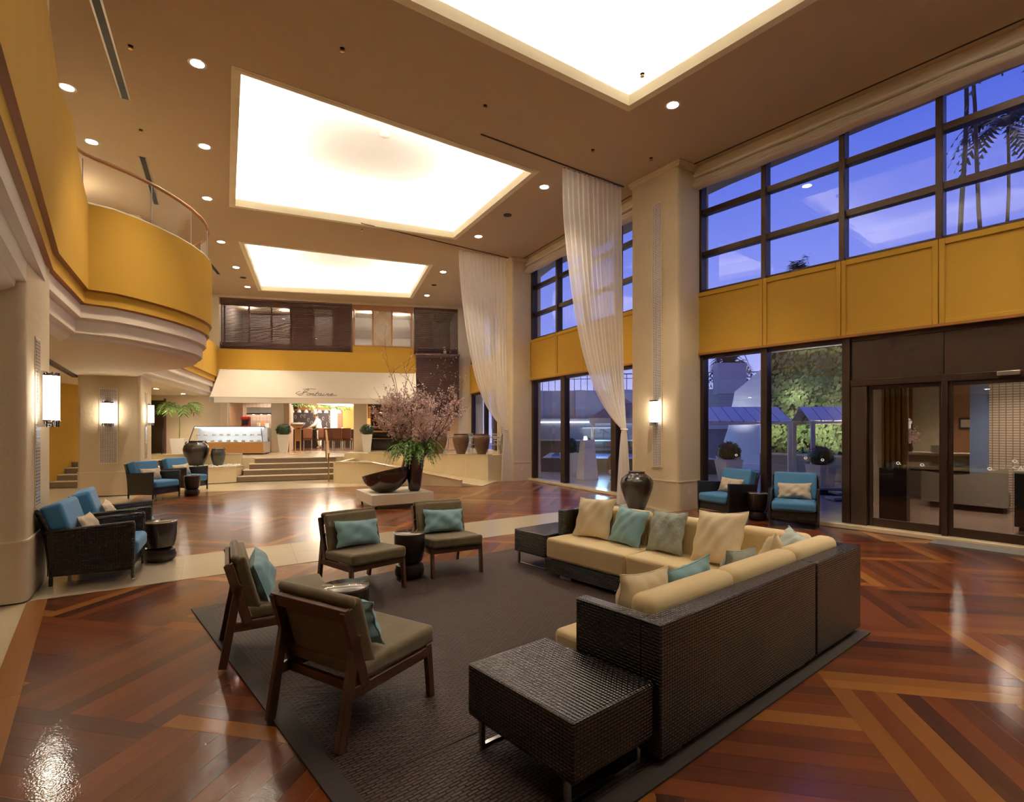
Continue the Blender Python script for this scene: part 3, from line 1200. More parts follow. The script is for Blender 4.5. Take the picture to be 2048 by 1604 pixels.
# subdivide the swoop between points 2 and 3 so the parapet top can curve down
for i, p in enumerate(GP):
    if i == 3:
        for k in range(1, 8):
            q = V2(GP[2]).lerp(V2(GP[3]), k / 8)
            GPX.append((q.x, q.y))
    GPX.append(p)
GP = GPX
tops = []
for i, p in enumerate(GP):
    if i <= 2:
        tops.append(5.62)
    elif i <= 10:
        t_ = max(0, ((i - 2) / 8 - .40) / .60)
        tops.append(TOP + (5.62 - TOP) * (1 - t_) ** 1.35)
    else:
        tops.append(TOP)
sweep([(.14, 4.3), (.14, None), (0, None), (0, 3.68)], M['yellow'], 'parapet', bal, tops)
sweep([(0, 3.68), (.035, 3.665), (.05, 3.66)], M['yellow_d'], 'drip_edge', bal)
sweep([(.05, 3.66), (.05, 3.48)], M['yellow'], 'lower_band', bal)
sweep([(.05, 3.48), (.085, 3.465), (.10, 3.46)], M['yellow_d'], 'drip_edge', bal)
sweep([(.10, 3.46), (.10, 3.27), (.17, 3.25), (.17, 3.05), (.24, 3.03), (.25, 2.98), (.30, 2.95), (.36, 2.925)], M['white'], 'stepped_moulding', bal)
sf = MB()
pa, pb = offset_path(GP, .36), offset_path(GP, 5.2)
LWALL = [(-5.2, -6.0), (-9.5, 2.5), (-12.0, 9.5), (-12.6, 14.0), (-13.3, 18.5), (-15.5, 25.0)]
lw = []
for i, p in enumerate(pa):
    # matching point on the left wall at the same share of the run
    s = i / (len(pa) - 1)
    lw.append(p)
hull = [(p.x, p.y) for p in pa] + LWALL[::-1]
tri = tessellate_polygon([[Vector((p[0], p[1], 0)) for p in hull]])
for zz, nm, mt in ((2.925, 'soffit', M['soffit']), (4.3, 'gallery_floor', M['floor_base'])):
    b = MB()
    b.v = [(p[0], p[1], zz) for p in hull]
    b.f = [tuple(t) for t in tri]
    b.build(nm, mt, bal)
# aisle beams under the gallery
for a, b_ in (((-6.3, 6.4), (-10.6, 13.1)), ((-8.0, 6.2), (-12.5, 13.3))):
    MB().bar((*a, 2.90), (*b_, 2.90), .10, .05).build('beam', M['bronze_l'], bal)
lwb = MB()
for i in range(len(LWALL) - 1):
    a, b_ = LWALL[i], LWALL[i + 1]
    lwb.face([(*b_, 0), (*a, 0), (*a, 2.93), (*b_, 2.93)])
tag(lwb.build('wall_left', M['yellow']), kind='structure')
lwb = MB()
for i in range(len(LWALL) - 1):
    a, b_ = LWALL[i], LWALL[i + 1]
    lwb.face([(*b_, 2.93), (*a, 2.93), (*a, H), (*b_, H)])
tag(lwb.build('wall_left_upper', M['plaster_s']), kind='structure')
# aisle downlights
for i, (x, y) in enumerate(((-8.7, 8.2), (-10.0, 10.6), (-11.9, 13.6), (-7.2, 5.2), (-5.4, 1.5), (-11.6, 17.6), (-12.3, 20.2))):
    t = thing('aisle_downlight', 'small downlight under the gallery, %s counting from the stair' % ('third', 'second', 'first', 'fourth', 'fifth', 'one beyond it', 'two beyond it')[i], 'downlight', (x, y, 2.925), 0, 'gallery downlights')
    o = bpy.data.objects.new('lens', lensme)
    col.objects.link(o)
    o.parent = t
    o.scale = (.7, .7, 1)
    lamp('aisle_beam', 'SPOT', (x, y, 2.90), 45 if y < 15 else 70, WARM, spot_size=R(110), spot_blend=.8, shadow_soft_size=.05)
# gallery-level lamps, as the lit upper corridor shows
for (x, y) in ((-9.5, 11.5), (-12.5, 17.5)):
    lamp('gallery_lamp', 'POINT', (x, y, 6.3), 25, WARM, shadow_soft_size=.15)

# glass balustrade and timber rail on the bulge
gr = thing('balustrade', 'curved glass balustrade with timber handrail on the balcony bulge', 'railing')
i0 = 7
bp = GP[i0:-2]
inset = .07


def resample(pts, n):
    pts = [Vector(p) for p in pts]
    L = [0]
    for i in range(1, len(pts)):
        L.append(L[-1] + (pts[i] - pts[i - 1]).length)
    out = []
    for k in range(n + 1):
        s = L[-1] * k / n
        i = max(j for j in range(len(L)) if L[j] <= s + 1e-9)
        i = min(i, len(pts) - 2)
        f = (s - L[i]) / max(1e-9, L[i + 1] - L[i])
        out.append(pts[i].lerp(pts[i + 1], f))
    return out


rp_ = offset_path(GP, inset)
kink = 10
rpt = [(-5.72, 6.95, 5.60)] + [(p.x, p.y, 5.62) for p in rp_[kink + 1:-2]]
railpts = resample([(-6.02, 7.35, 5.60), (-6.16, 7.62, 5.62), (-6.20, 7.85, 5.62), (-6.08, 8.12, 5.62)] + rpt[2:], 40)
MB().tube(railpts, .032, 10).build('handrail', M['orange_wood'], gr, smooth=True)
gp_ = resample([(p.x, p.y, TOP) for p in rp_[kink:-2]], 30)
segs = [0, 5, 10, 15, 20, 25, 30]
for a in range(len(segs) - 1):
    g = MB()
    q = gp_[segs[a]:segs[a + 1] + 1]
    for i in range(len(q) - 1):
        s = .004 if i == 0 else 0
        g.face([(q[i].x + s, q[i].y + s, TOP), (q[i + 1].x, q[i + 1].y, TOP), (q[i + 1].x, q[i + 1].y, 5.60), (q[i].x + s, q[i].y + s, 5.60)])
    g.build('glass_panel', M['glass_c'], gr, smooth=True)
for a in segs:
    q = gp_[a]
    MB().tube([(q.x, q.y, TOP), (q.x, q.y, 5.6)], .007, 6).build('joint_post', M['steel'], gr)
MB().tube([(p.x, p.y, TOP + .015) for p in offset_path(GP, .03)[kink:-2]], .02, 6).build('base_rail', M['white'], gr, smooth=True)

# ---------------------------------------------------------------- back wall
BO, BE = Vector((-11.6, 21.5)), Vector((.973, .231))
BANG = math.atan2(BE.y, BE.x)
BW = thing('wall_back', None, None, (BO.x, BO.y, 0), BANG, kind='structure')     # local x along the wall, y into the restaurant
MB().box(-8, 10.55, 0, .25, 4.0, 4.82).build('ochre_band', M['yellow'], BW)
MB().box(5.04, 7.75, .10, .26, 4.82, 5.14).build('ochre_sill', M['yellow'], BW)
MB().box(9.50, 10.6, 0, .25, .0, H).build('end_pier', M['plaster_s'], BW)
MB().box(7.62, 9.5, .05, .25, .7, 4.0).build('peach_wall', pm('peach_wall', (.66, .42, .22), .7, var=.05), BW)
MB().box(-8, 10.55, 0, .25, 2.66, 4.0).build('header', M['plaster_s'], BW)
MB().box(-8, .26, 0, .25, 0, 2.66).build('left_pier', M['plaster_s'], BW)
MB().box(1.88, 2.36, -.05, .3, PZ, 2.66).build('grey_pier', M['white'], BW, bevel=.01)
MB().box(2.36, 2.56, -.02, .5, PZ, 2.66).build('timber_jamb', pm('pale_timber', (.55, .40, .26), .5, var=.1), BW)
MB().box(5.09, 5.63, -.05, .3, PZ, 2.66).build('cream_pier', M['soffit'], BW, bevel=.01)
MB().box(-8, 10.55, 0, .3, 6.86, H).build('head_wall', M['plaster_s'], BW)
MB().box(-8.0, -.06, 0, .25, 4.82, H).build('upper_left_wall', M['plaster_s'], BW)
# rear enclosure behind the viewer; rear wall coloured dark for the dim hall there
tag(B(-12, 14, -7.2, -7.0, 0, H).build('wall_rear', pm('rear_dim_brown', (.16, .10, .06), .6)), kind='structure')
wr = MB()
wr.prism([(8.2, 6.0), (13.7, -1.5), (14.0, -7.2), (14.3, -7.2), (14.1, -1.3), (8.5, 6.3)], 0, H)
tag(wr.build('wall_right', M['plaster_s']), kind='structure')

# ================================================================ STAGE, STEPS, RAMP
stage = thing('platform', 'raised restaurant platform faced with cream limestone', 'platform', kind='structure')
SF = [(-8.75, 17.45), (-6.15, 18.45), (-5.75, 18.45), (-4.77, 18.05), (-.73, 16.55), (-.25, 17.25), (.1, 18.4), (-1.8, 24.6), (-14.9, 21.6), (-13.3, 18.5), (-12.9, 16.1), (-11.2, 16.8)]
MB().prism(SF, 0, PZ).build('stage_body', M['wallstone'], stage)
MB().prism(SF, PZ - .001, PZ + .004).build('stage_paving', M['stone'], stage)
# parapet slabs along the front, stone by stone
def slab_run(pts, z0, z1, th, n, nm, mat, par, cap=.03):
    rs = resample([(p[0], p[1], 0) for p in pts], n)
    for i in range(n):
        a, b = rs[i].xy, rs[i + 1].xy
        d = (b - a).normalized()
        nr = Vector((-d.y, d.x))
        a2, b2 = a + d * .0012, b - d * .0012
        MB().prism([tuple(a2), tuple(b2), tuple(b2 + nr * th), tuple(a2 + nr * th)], z0, z1).build(nm, mat, par)
    

slab_run([(-12.6, 16.2), (-11.2, 16.72), (-8.72, 17.40)], 0, .80, .16, 6, 'facing_slab', M['wallstone'], stage)
slab_run([(-5.72, 18.42), (-4.77, 18.0), (-.73, 16.5)], 0, .81, .3, 7, 'facing_slab', M['wallstone'], stage)
slab_run([(-.73, 16.5), (-.22, 17.25)], 0, .81, .3, 1, 'facing_slab', M['wallstone'], stage)
for p, q in (((-4.77, 18.0), (-.73, 16.5)), ((-11.2, 16.72), (-8.72, 17.40))):
    d = (V2(q) - V2(p)).normalized()
    nr = Vector((-d.y, d.x))
    z = .81 if p[0] > -5 else .80
    w = .33 if p[0] > -5 else .19
    MB().prism([tuple(V2(p) - nr * .02), tuple(V2(q) - nr * .02), tuple(V2(q) + nr * w), tuple(V2(p) + nr * w)], z, z + .03).build('coping', M['stone'], stage)

SD, SN = Vector((.934, .358)), Vector((-.358, .934))
steps = thing('steps', 'broad granite steps rising to the restaurant', 'steps', (-8.40, 16.50, 0), math.atan2(SD.y, SD.x), kind='structure')
for k in range(4):
    x0 = .14 * k
    x1 = 2.86 + .02 * k
    nst = 5
    for a in range(nst):
        xa, xb = x0 + (x1 - x0) * a / nst + .0012, x0 + (x1 - x0) * (a + 1) / nst - .0012
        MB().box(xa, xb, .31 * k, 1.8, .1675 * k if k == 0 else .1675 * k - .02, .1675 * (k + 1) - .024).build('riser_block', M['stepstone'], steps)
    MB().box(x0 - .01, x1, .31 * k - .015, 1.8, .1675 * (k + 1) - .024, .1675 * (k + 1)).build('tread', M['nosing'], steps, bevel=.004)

# aisle stair at far left
astair = thing('aisle_stair', 'small stone stair at far left beside the ochre wall', 'stairs', (-12.75, 14.85, 0), math.atan2(SD.y, SD.x) - .06, kind='structure')
for k in range(4):
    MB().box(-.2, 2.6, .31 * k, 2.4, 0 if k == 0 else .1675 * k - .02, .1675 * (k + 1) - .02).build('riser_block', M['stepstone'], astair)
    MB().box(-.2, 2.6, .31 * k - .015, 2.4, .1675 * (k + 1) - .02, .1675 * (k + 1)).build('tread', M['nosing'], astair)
    MB().box(-.10, -.02, .31 * k - .06, .31 * (k + 1) - .06 + (1.4 if k == 3 else 0), .1675 * k, .1675 * (k + 1) + .10).build('skirting', M['white'], astair)

# curb wall of the ramp
cA, cB = Vector((-5.31, 16.2)), Vector((-1.45, 15.25))
cd_ = (cB - cA).normalized()
cn = Vector((-cd_.y, cd_.x))
cL = (cB - cA).length
ramp = thing('ramp', 'low sloping limestone ramp wall in front of the platform', 'ramp', (cA.x, cA.y, 0), math.atan2(cd_.y, cd_.x), kind='structure')
xs = [0, .75, 1.35, 1.9, 2.5, 3.1, cL]


def ctop(x):
    return .61 if x < 1.2 else .61 - (.61 - .15) * (x - 1.2) / (cL - 1.2)


for i in range(len(xs) - 1):
    a, b = xs[i] + .0012, xs[i + 1] - .0012
    m = MB()
    za, zb = ctop(a), ctop(b)
    m.v = [(a, 0, 0), (b, 0, 0), (b, .14, 0), (a, .14, 0), (a, 0, za), (b, 0, zb), (b, .14, zb), (a, .14, za)]
    m.f = [(3, 2, 1, 0), (4, 5, 6, 7), (0, 1, 5, 4), (1, 2, 6, 5), (2, 3, 7, 6), (3, 0, 4, 7)]
    m.build('curb_slab', M['wallstone'], ramp)
m = MB()
prev = None
for a, b in ((-.02, 1.2), (1.2, cL + .01)):
    za, zb = ctop(a), ctop(b)
    i = len(m.v)
    m.v += [(a, -.02, za), (b, -.02, zb), (b, .16, zb), (a, .16, za), (a, -.02, za + .03), (b, -.02, zb + .03), (b, .16, zb + .03), (a, .16, za + .03)]
    m.f += [tuple(i + k for k in q) for q in ((3, 2, 1, 0), (4, 5, 6, 7), (0, 1, 5, 4), (1, 2, 6, 5), (2, 3, 7, 6), (3, 0, 4, 7))]
m.build('coping', M['stone'], ramp)
m = MB()
m.v = [(0, .14, .0), (cL + .6, .14, 0), (cL + .6, 1.9, 0), (0, 2.4, 0), (0, .14, .55), (cL + .6, .14, .012), (cL + .6, 1.9, .012), (0, 2.4, .60)]
m.f = [(3, 2, 1, 0), (4, 5, 6, 7), (0, 1, 5, 4), (1, 2, 6, 5), (2, 3, 7, 6), (3, 0, 4, 7)]
m.build('ramp_surface', M['stone'], ramp)
MB().bar((-.02, .07, .30), (-.62, 2.30, .33), .14, .60).build('return_wall', M['wallstone'], ramp)

# handrail of the steps
hr = thing('handrail', 'slim brass and timber handrail at the right side of the steps', 'handrail', (-5.62, 16.55, 0), math.atan2(SD.y, SD.x))
MB().tube([(0, 0, 0), (0, 0, .88)], .022, 10).build('post', M['brass'], hr, smooth=True)
MB().tube([(-.02, 1.55, PZ), (-.02, 1.55, PZ + .88)], .022, 10).build('post', M['brass'], hr, smooth=True)
MB().tube([(0, -.1, .86), (0, 0, .90), (-.02, 1.55, PZ + .90), (-.02, 1.75, PZ + .90)], .03, 10).build('rail', M['oak'], hr, smooth=True)
MB().tube([(0, 0, .45), (-.02, 1.55, PZ + .45)], .012, 8).build('middle_rail', M['brass'], hr, smooth=True)

# pebble planter with jars
plant_box = thing('stone_planter', 'curved limestone planter with white pebbles left of the steps', 'planter')
PB = [(-11.6, 16.55), (-11.0, 16.15), (-10.3, 15.9), (-9.7, 15.82), (-9.1, 15.95), (-8.66, 16.24), (-8.42, 16.5), (-8.46, 17.0), (-8.74, 17.38), (-11.2, 16.7)]
MB().prism(PB, 0, .46).build('planter_wall', M['wallstone'], plant_box, smooth=True)
MB().prism(offset_poly(PB, .02), .44, .47).build('planter_rim', M['stone'], plant_box)
pe = MB()
rr = random.Random(3)
for k in range(520):
    x, y = rr.uniform(-11.3, -8.5), rr.uniform(15.9, 17.3)
    if len(clip([(x - .01, y - .01), (x + .01, y - .01), (x, y + .01)], offset_poly(PB, -.08))) < 3:
        continue
    s = rr.uniform(.025, .05)
    pe.lathe([(s * .5, .465), (s, .48), (s * .8, .48 + s * .5), (s * .2, .48 + s * .7)], 6, (x, y))
tag(pe.build('pebbles', M['pebble'], plant_box, smooth=True), kind='stuff')

# ================================================================ BACK WALL DRESSING
def bw(name, label, cat, x, y, z, group=None, rz=0):
    p = BO + BE * x + Vector((-BE.y, BE.x)) * y
    return thing(name, label, cat, (p.x, p.y, z), BANG + rz, group)


# awning with script lettering
aw = bw('awning', 'long cream canvas awning lettered in script over the restaurant front', 'awning', 0, 0, 0)
AX0, AX1 = -.02, 7.66
nP = 7
for i in range(nP):
    xa, xb = AX0 + (AX1 - AX0) * i / nP, AX0 + (AX1 - AX0) * (i + 1) / nP

    def canv(u, v, xa=xa, xb=xb, i=i):
        x = xa + (xb - xa) * u
        if i == 0:
            x -= (1 - u) * v * .15
        sag = .05 * math.sin(math.pi * v) + .012 * math.sin(math.pi * u)
        return (x, -.02 - .78 * v, 4.0 - 1.16 * v - sag)
    MB().grid(canv, 4, 8).build('canvas_panel', M['awning'], aw, smooth=True)
    MB().box(xa + .002, xb - .002, -.812, -.80, 2.63, 2.845).build('valance', M['awning'], aw)
MB().tube([(AX0 - .16, -.80, 2.845), (AX1, -.80, 2.845)], .018, 6).build('front_bar', M['white'], aw)
for k in range(8):
    MB().box(AX0 + .3 + k * 1.0, AX0 + .34 + k * 1.0, -.04, .0, 3.98, 4.03).build('hook', M['steel'], aw)
sd = MB()
sd.face([(AX0, -.02, 4.0), (AX0 - .15, -.80, 2.84), (AX0 - .15, -.80, 2.63), (AX0, -.02, 2.66)])
sd.build('side_flap', M['awning'], aw)
# lettering: pen strokes of the word on the canvas, in an italic hand
STR = [
    [(-.10, .62), (-.28, .50), (-.30, .30), (-.12, .22), (.10, .34), (.30, .66), (.38, .92), (.30, .98), (.16, .80), (.12, .50), (.18, .20), (.05, .02), (-.10, .08)],   # F stem with loop
    [(-.05, .96), (.20, 1.04), (.55, 1.06), (.80, 1.02)], [(.14, .52), (.30, .54), (.42, .50)],
    [(.62, .30), (.52, .38), (.46, .20), (.54, .06), (.66, .14), (.66, .30), (.58, .36), (.72, .28)],                # o
    [(.76, .34), (.72, .06)], [(.73, .18), (.84, .34), (.90, .30), (.86, .10), (.92, .05), (1.0, .14)],             # n
    [(1.12, .66), (1.02, .10), (1.08, .04), (1.16, .12)], [(.98, .40), (1.20, .42)],                                 # t
    [(1.42, .32), (1.30, .36), (1.22, .18), (1.28, .05), (1.40, .16), (1.44, .34), (1.40, .08), (1.46, .04), (1.54, .14)],   # a
    [(1.60, .34), (1.56, .08), (1.62, .04), (1.70, .14)], [(1.64, .50), (1.66, .52)],                               # i
    [(1.78, .34), (1.74, .06)], [(1.75, .18), (1.86, .34), (1.92, .30), (1.88, .10), (1.94, .05), (2.02, .14)],     # n
    [(2.04, .18), (2.18, .24), (2.18, .34), (2.08, .32), (2.04, .14), (2.14, .04), (2.30, .12), (2.55, .06)],       # e
]
for st in STR:
    P3 = []
    for (a, b) in st:
        x = 3.05 + (a + b * .25) * .56
        zz = 2.96 + b * .27
        v = (4.0 - zz) / 1.16
        P3.append(Vector((x, -.02 - .78 * v - .055, zz - .02)))
    # smooth the stroke
    sm = []
    for i in range(len(P3) - 1):
        p0, p1, p2, p3 = P3[max(0, i - 1)], P3[i], P3[i + 1], P3[min(len(P3) - 1, i + 2)]
        for q in range(5):
            t = q / 5
            sm.append(.5 * ((2 * p1) + (p2 - p0) * t + (2 * p0 - 5 * p1 + 4 * p2 - p3) * t * t + (3 * p1 - p0 - 3 * p2 + p3) * t ** 3))
    sm.append(P3[-1])
    MB().tube(sm, .0085, 5).build('letter_stroke', M['ink'], aw, smooth=True)

# upper restaurant glazing: joinery, panes, lattice panels
ug = bw('upper_glazing', 'upper restaurant glazing with brown joinery and lattice panels', 'window', 0, 0, 0)
ug['kind'] = 'structure'
MB().box(-.06, 9.5, .20, .30, 4.82, 5.12).build('sill_panel', M['brownwall'], ug)
for x0, x1 in ((2.62, 3.45), (4.28, 5.04)):
    MB().box(x0, x1, .16, .28, 4.82, 6.86).build('brown_panel', M['brownwall'], ug)
MB().box(-.06, 5.1, .18, .30, 6.62, 6.86).build('head_panel', M['brownwall'], ug)
MB().box(5.04, 7.55, .10, .28, 6.66, 6.86).build('head_joinery', M['orange_wood'], ug)
MB().box(5.04, 7.55, .08, .28, 5.10, 5.16).build('sill_joinery', M['orange_wood'], ug)
for x in (.10, 1.0, 1.85, 2.58, 3.5, 4.24):
    MB().box(x - .03, x + .03, .16, .26, 5.1, 6.64).build('mullion', M['brownwall'], ug)
for x in (5.10, 5.86, 6.66, 7.48):
    MB().box(x - .03, x + .03, .12, .24, 5.14, 6.68).build('mullion', M['orange_wood'], ug)
for x0, x1 in ((.13, .97), (1.03, 1.82), (1.88, 2.55), (3.53, 4.21), (5.13, 5.83), (6.69, 7.45), (8.5, 9.4)):
    MB().box(x0, x1, .20, .212, 5.14, 6.62).build('pane', M['glass'], ug)


def lattice(x0, x1, y):
    MB().box(x0, x1, y, y + .02, 5.14, 6.66).build('lattice_panel', M['lattice'], ug)
    xm = (x0 + x1) / 2
    w = x1 - x0
    for zc, s in ((6.66, -1), (5.14, 1)):
        for o_ in (0, .10, .20):
            for sd_ in (-1, 1):
                a = (xm - sd_ * .12 * (1 - o_ * 4) if False else xm + sd_ * (-.16 + o_), y - .006, zc)
                b = (xm + sd_ * w / 2, y - .006, zc + s * (.62 - o_))
                MB().bar(a, b, .014, .016, up=(0, 1, 0)).build('lattice_bar', M['oak'], ug)


lattice(5.89, 6.63, .16)
lattice(7.62, 8.42, .18)
# dark dining room behind the upper glazing
MB().box(-.1, 9.6, 3.9, 4.0, 4.6, 7.2).build('room_wall', pm('dim_wall', (.16, .13, .12), .8), ug)
MB().box(-.1, 9.6, .3, 4.0, 4.5, 4.6).build('room_floor', pm('dim_floor', (.10, .07, .06), .5), ug)
MB().box(-.1, 9.6, .3, 4.0, 7.05, 7.15).build('room_ceiling', pm('dim_ceiling', (.45, .38, .30), .8), ug)
MB().box(-.2, -.1, .3, 4.0, 4.6, 7.1).build('room_side', pm('dim_side', (.16, .13, .12), .8), ug)
MB().box(9.6, 9.7, .3, 4.0, 4.6, 7.1).build('room_side', bpy.data.materials['dim_side'], ug)
for k in range(6):
    # curling metal screen inside, seen as sweeping lines
    z0 = 5.2 + .12 * k
    pts = [(.2 + 2.3 * t / 14, 1.2, z0 + .35 * (t / 14) ** 1.4 + .05 * math.sin(t * .7 + k)) for t in range(15)]
    MB().tube(pts, .02, 5).build('metal_screen_line', M['steel'], ug, smooth=True)
for (x, y, s) in ((.5, 2.2, 1), (2.0, 2.4, 1), (5.6, 2.0, 1.2), (7.0, 2.5, .8)):
    p = BO + BE * x + Vector((-BE.y, BE.x)) * y
    lamp('upper_room_lamp', 'POINT', (p.x, p.y, 6.9), 70 * s, WARM, shadow_soft_size=.06)


def louvre(label, x0, x1, z0, z1, y, pitch=.046):
    t = bw('louvre_screen', label, 'louvre screen', x0, y, z0, 'dark louvre screens')
    L, h = x1 - x0, z1 - z0
    fr = MB()
    fr.box(0, L, -.05, .05, h - .09, h)
    fr.build('head_rail', M['louver'], t)
    for x in (0, L - .03):
        MB().box(x, x + .03, -.03, .03, 0, h - .09).build('stile', M['louver'], t)
    s = MB()
    n = int((h - .12) / pitch)
    for k in range(n):
        z = .03 + k * pitch
        s.M = Matrix.Translation((0, 0, z)) @ Matrix.Rotation(R(38), 4, 'X')
        s.box(.03, L - .03, -.020, .020, -.0022, .0022)
    tag(s.build('slats', M['louver'], t), kind='stuff')
    for x in [.9 * (i + 1) for i in range(int(L / .9))]:
        MB().box(x - .004, x + .004, -.024, -.020, .02, h - .08).build('ladder_cord', M['louver'], t)
    return t


louvre('wide dark louvre screen at upper left above the ochre band', 0, 5.02, 4.83, 6.88, .06)
louvre('narrow dark louvre screen at upper right of the restaurant wall', 7.58, 9.48, 4.83, 6.84, .06)
lp = louvre('dark louvre panel hanging at right behind the blossom branches', 7.66, 9.52, 2.17, 4.78, -.14)
MB().box(-.02, 1.88, -.12, .10, 2.60, 2.68).build('cap', M['louver'], lp)
MB().box(0, 1.86, .03, .10, 0, 2.6).build('backing', M['louver'], lp)
MB().box(0, 1.86, -.04, .10, -.05, 0).build('bottom_rail', M['louver'], lp)
tag(B(0, .12, -.02, .0, 0, .12).build('wall_switch', M['white']), 'small white square plate above the hanging louvre panel', 'wall plate')
o = bpy.data.objects['wall_switch']
p = BO + BE * 8.85 + Vector((-BE.y, BE.x)) * -.0
o.location = (p.x, p.y, 4.9)
o.rotation_euler = (0, 0, BANG)

# ---------------------------------------------------------------- restaurant interior
ri = bw('restaurant_room', 'restaurant interior behind the open front', 'room', 0, 0, 0)
ri['kind'] = 'structure'
MB().box(-.3, 10.5, .0, 9, .55, PZ).build('room_floor', pm('restaurant_floor', (.10, .045, .03), .25, var=.2, vs=3, stretch=(1, 10, 1), coat=.3), ri)
MB().box(-.3, 10.5, .25, 9, 2.95, 3.05).build('room_ceiling', pm('restaurant_ceiling', (.62, .48, .32), .8), ri)
MB().box(-.3, 10.5, 8.9, 9, .6, 3).build('room_back_wall', pm('restaurant_wall', (.42, .26, .15), .7), ri)
MB().box(10.4, 10.5, .25, 9, .6, 3).build('room_side_wall', bpy.data.materials['restaurant_wall'], ri)
MB().box(-.3, -.2, .25, 9, .6, 3).build('room_side_wall', bpy.data.materials['restaurant_wall'], ri)
MB().box(.2, 2.2, 2.6, 2.7, PZ, 2.95).build('kitchen_tile_wall', M['kitchentile'], ri)
MB().box(2.2, 2.3, .3, 2.7, PZ, 2.95).build('kitchen_return_wall', M['kitchentile'], ri)
MB().box(.0, .26, -.06, .26, PZ, 2.66).build('cream_jamb', M['soffit'], ri)
MB().box(3.62, 3.97, 5.9, 6.2, PZ, 2.95).build('white_column', M['whitepot'], ri)
MB().box(3.97, 4.2, 5.95, 6.1, PZ, 2.95).build('brown_pilaster', M['brownwall'], ri)
MB().box(4.2, 7.2, 6.0, 6.1, PZ, 2.95).build('ochre_wall', pm('amber_wall', (.50, .27, .08), .7), ri)
MB().box(2.0, 3.62, 5.98, 6.1, 2.55, 2.95).build('copper_header', M['copper'], ri)
MB().box(2.0, 3.62, 6.0, 6.1, PZ, 1.7).build('dark_dado', M['darkwood'], ri)

cb = bw('chalkboard', 'long dark chalkboard with chalk drawings behind the chef', 'chalkboard', 1.2, 5.94, 1.68)
MB().box(0, 2.42, 0, .04, 0, .88).build('board', M['chalk'], cb)
MB().box(-.03, 2.45, -.01, .05, .88, .92).build('frame', M['orange_wood'], cb)
rr = random.Random(5)
for k in range(16):
    x, z = .12 + k * .15 + rr.uniform(-.02, .02), rr.uniform(.15, .6)
    n = rr.randint(5, 9)
    kind = rr.random()
    if kind < .5:
        pts = [(x + .05 * math.cos(t * 1.1), -.008, z + .09 * math.sin(t * 1.1)) for t in range(n)]
    else:
        pts = [(x + .03 * math.sin(t * 2.2), -.008, z - .1 + t * .05) for t in range(n)]
    MB().tube(pts, .008, 4).build('chalk_stroke', M['chalkline'], cb)

tag(MB().tube([(2.6, 1.3, 0), (5.4, 7.6, 0)], .07, 8).build('cove_tube', M['strip']), 'long glowing white ceiling strip inside the restaurant', 'ceiling light')
o = bpy.data.objects['cove_tube']
o.location = (BO.x, BO.y, 2.84)
o.rotation_euler = (0, 0, BANG)
gl = bw('garland', 'green leafy garland hanging along the restaurant ceiling strip', 'garland', 0, 0, 0)
g = MB()
rr = random.Random(9)
for k in range(260):
    t = rr.random()
    x, y = 2.5 + 2.7 * t + rr.uniform(-.08, .08), 1.1 + 6.3 * t + rr.uniform(-.1, .1)
    z = 2.74 - abs(rr.gauss(0, .06))
    s = rr.uniform(.03, .07)
    a = rr.uniform(0, 6.3)
    g.face([(x, y, z), (x + s * math.cos(a), y + s * .4, z - s), (x + .3 * s, y + s * math.sin(a), z - 2.0 * s), (x - s * .6, y, z - s)])
tag(g.build('leaves', M['fern'], gl), kind='stuff')
MB().tube([(2.5, 1.1, 2.74), (5.2, 7.4, 2.74)], .012, 5).build('vine', M['bark'], gl)

pend = None
for k in range(9):
    x, y = 1.75 + k * .30, 3.9 + k * .10
    lab = 'small bell pendant lamp over the restaurant counter, %s from the left' % ('first', 'second', 'third', 'fourth', 'fifth', 'sixth', 'seventh', 'eighth', 'ninth')[k]
    if pend is None:
        pend = bw('pendant_lamp', lab, 'pendant lamp', x, y, 2.40, 'restaurant pendants')
        MB().lathe([(.10, 0), (.085, .06), (.05, .12), (.02, .15)], 14).build('shade', M['whitepot'], pend, smooth=True)
        MB().lathe([(.02, .002), (.035, .03), (.02, .06)], 10).build('bulb', M['strip'], pend, smooth=True)
        MB().tube([(0, 0, .15), (0, 0, .56)], .006, 5).build('cord', M['black'], pend)
    else:
        p = BO + BE * x + Vector((-BE.y, BE.x)) * y
        dup(pend, (p.x, p.y, 2.40), BANG, lab)
for (x, y, e_, s) in ((1.1, 1.4, 55, .6), (3.8, 2.4, 90, 1.2), (3.6, 4.8, 70, 1.0), (6.6, 1.6, 70, 1.0), (8.6, 3.0, 30, 1.0), (5.2, 4.2, 40, 1)):
    p = BO + BE * x + Vector((-BE.y, BE.x)) * y
    lamp('restaurant_lamp', 'AREA', (p.x, p.y, 2.9), e_, (1, .80, .58), shape='SQUARE', size=s)

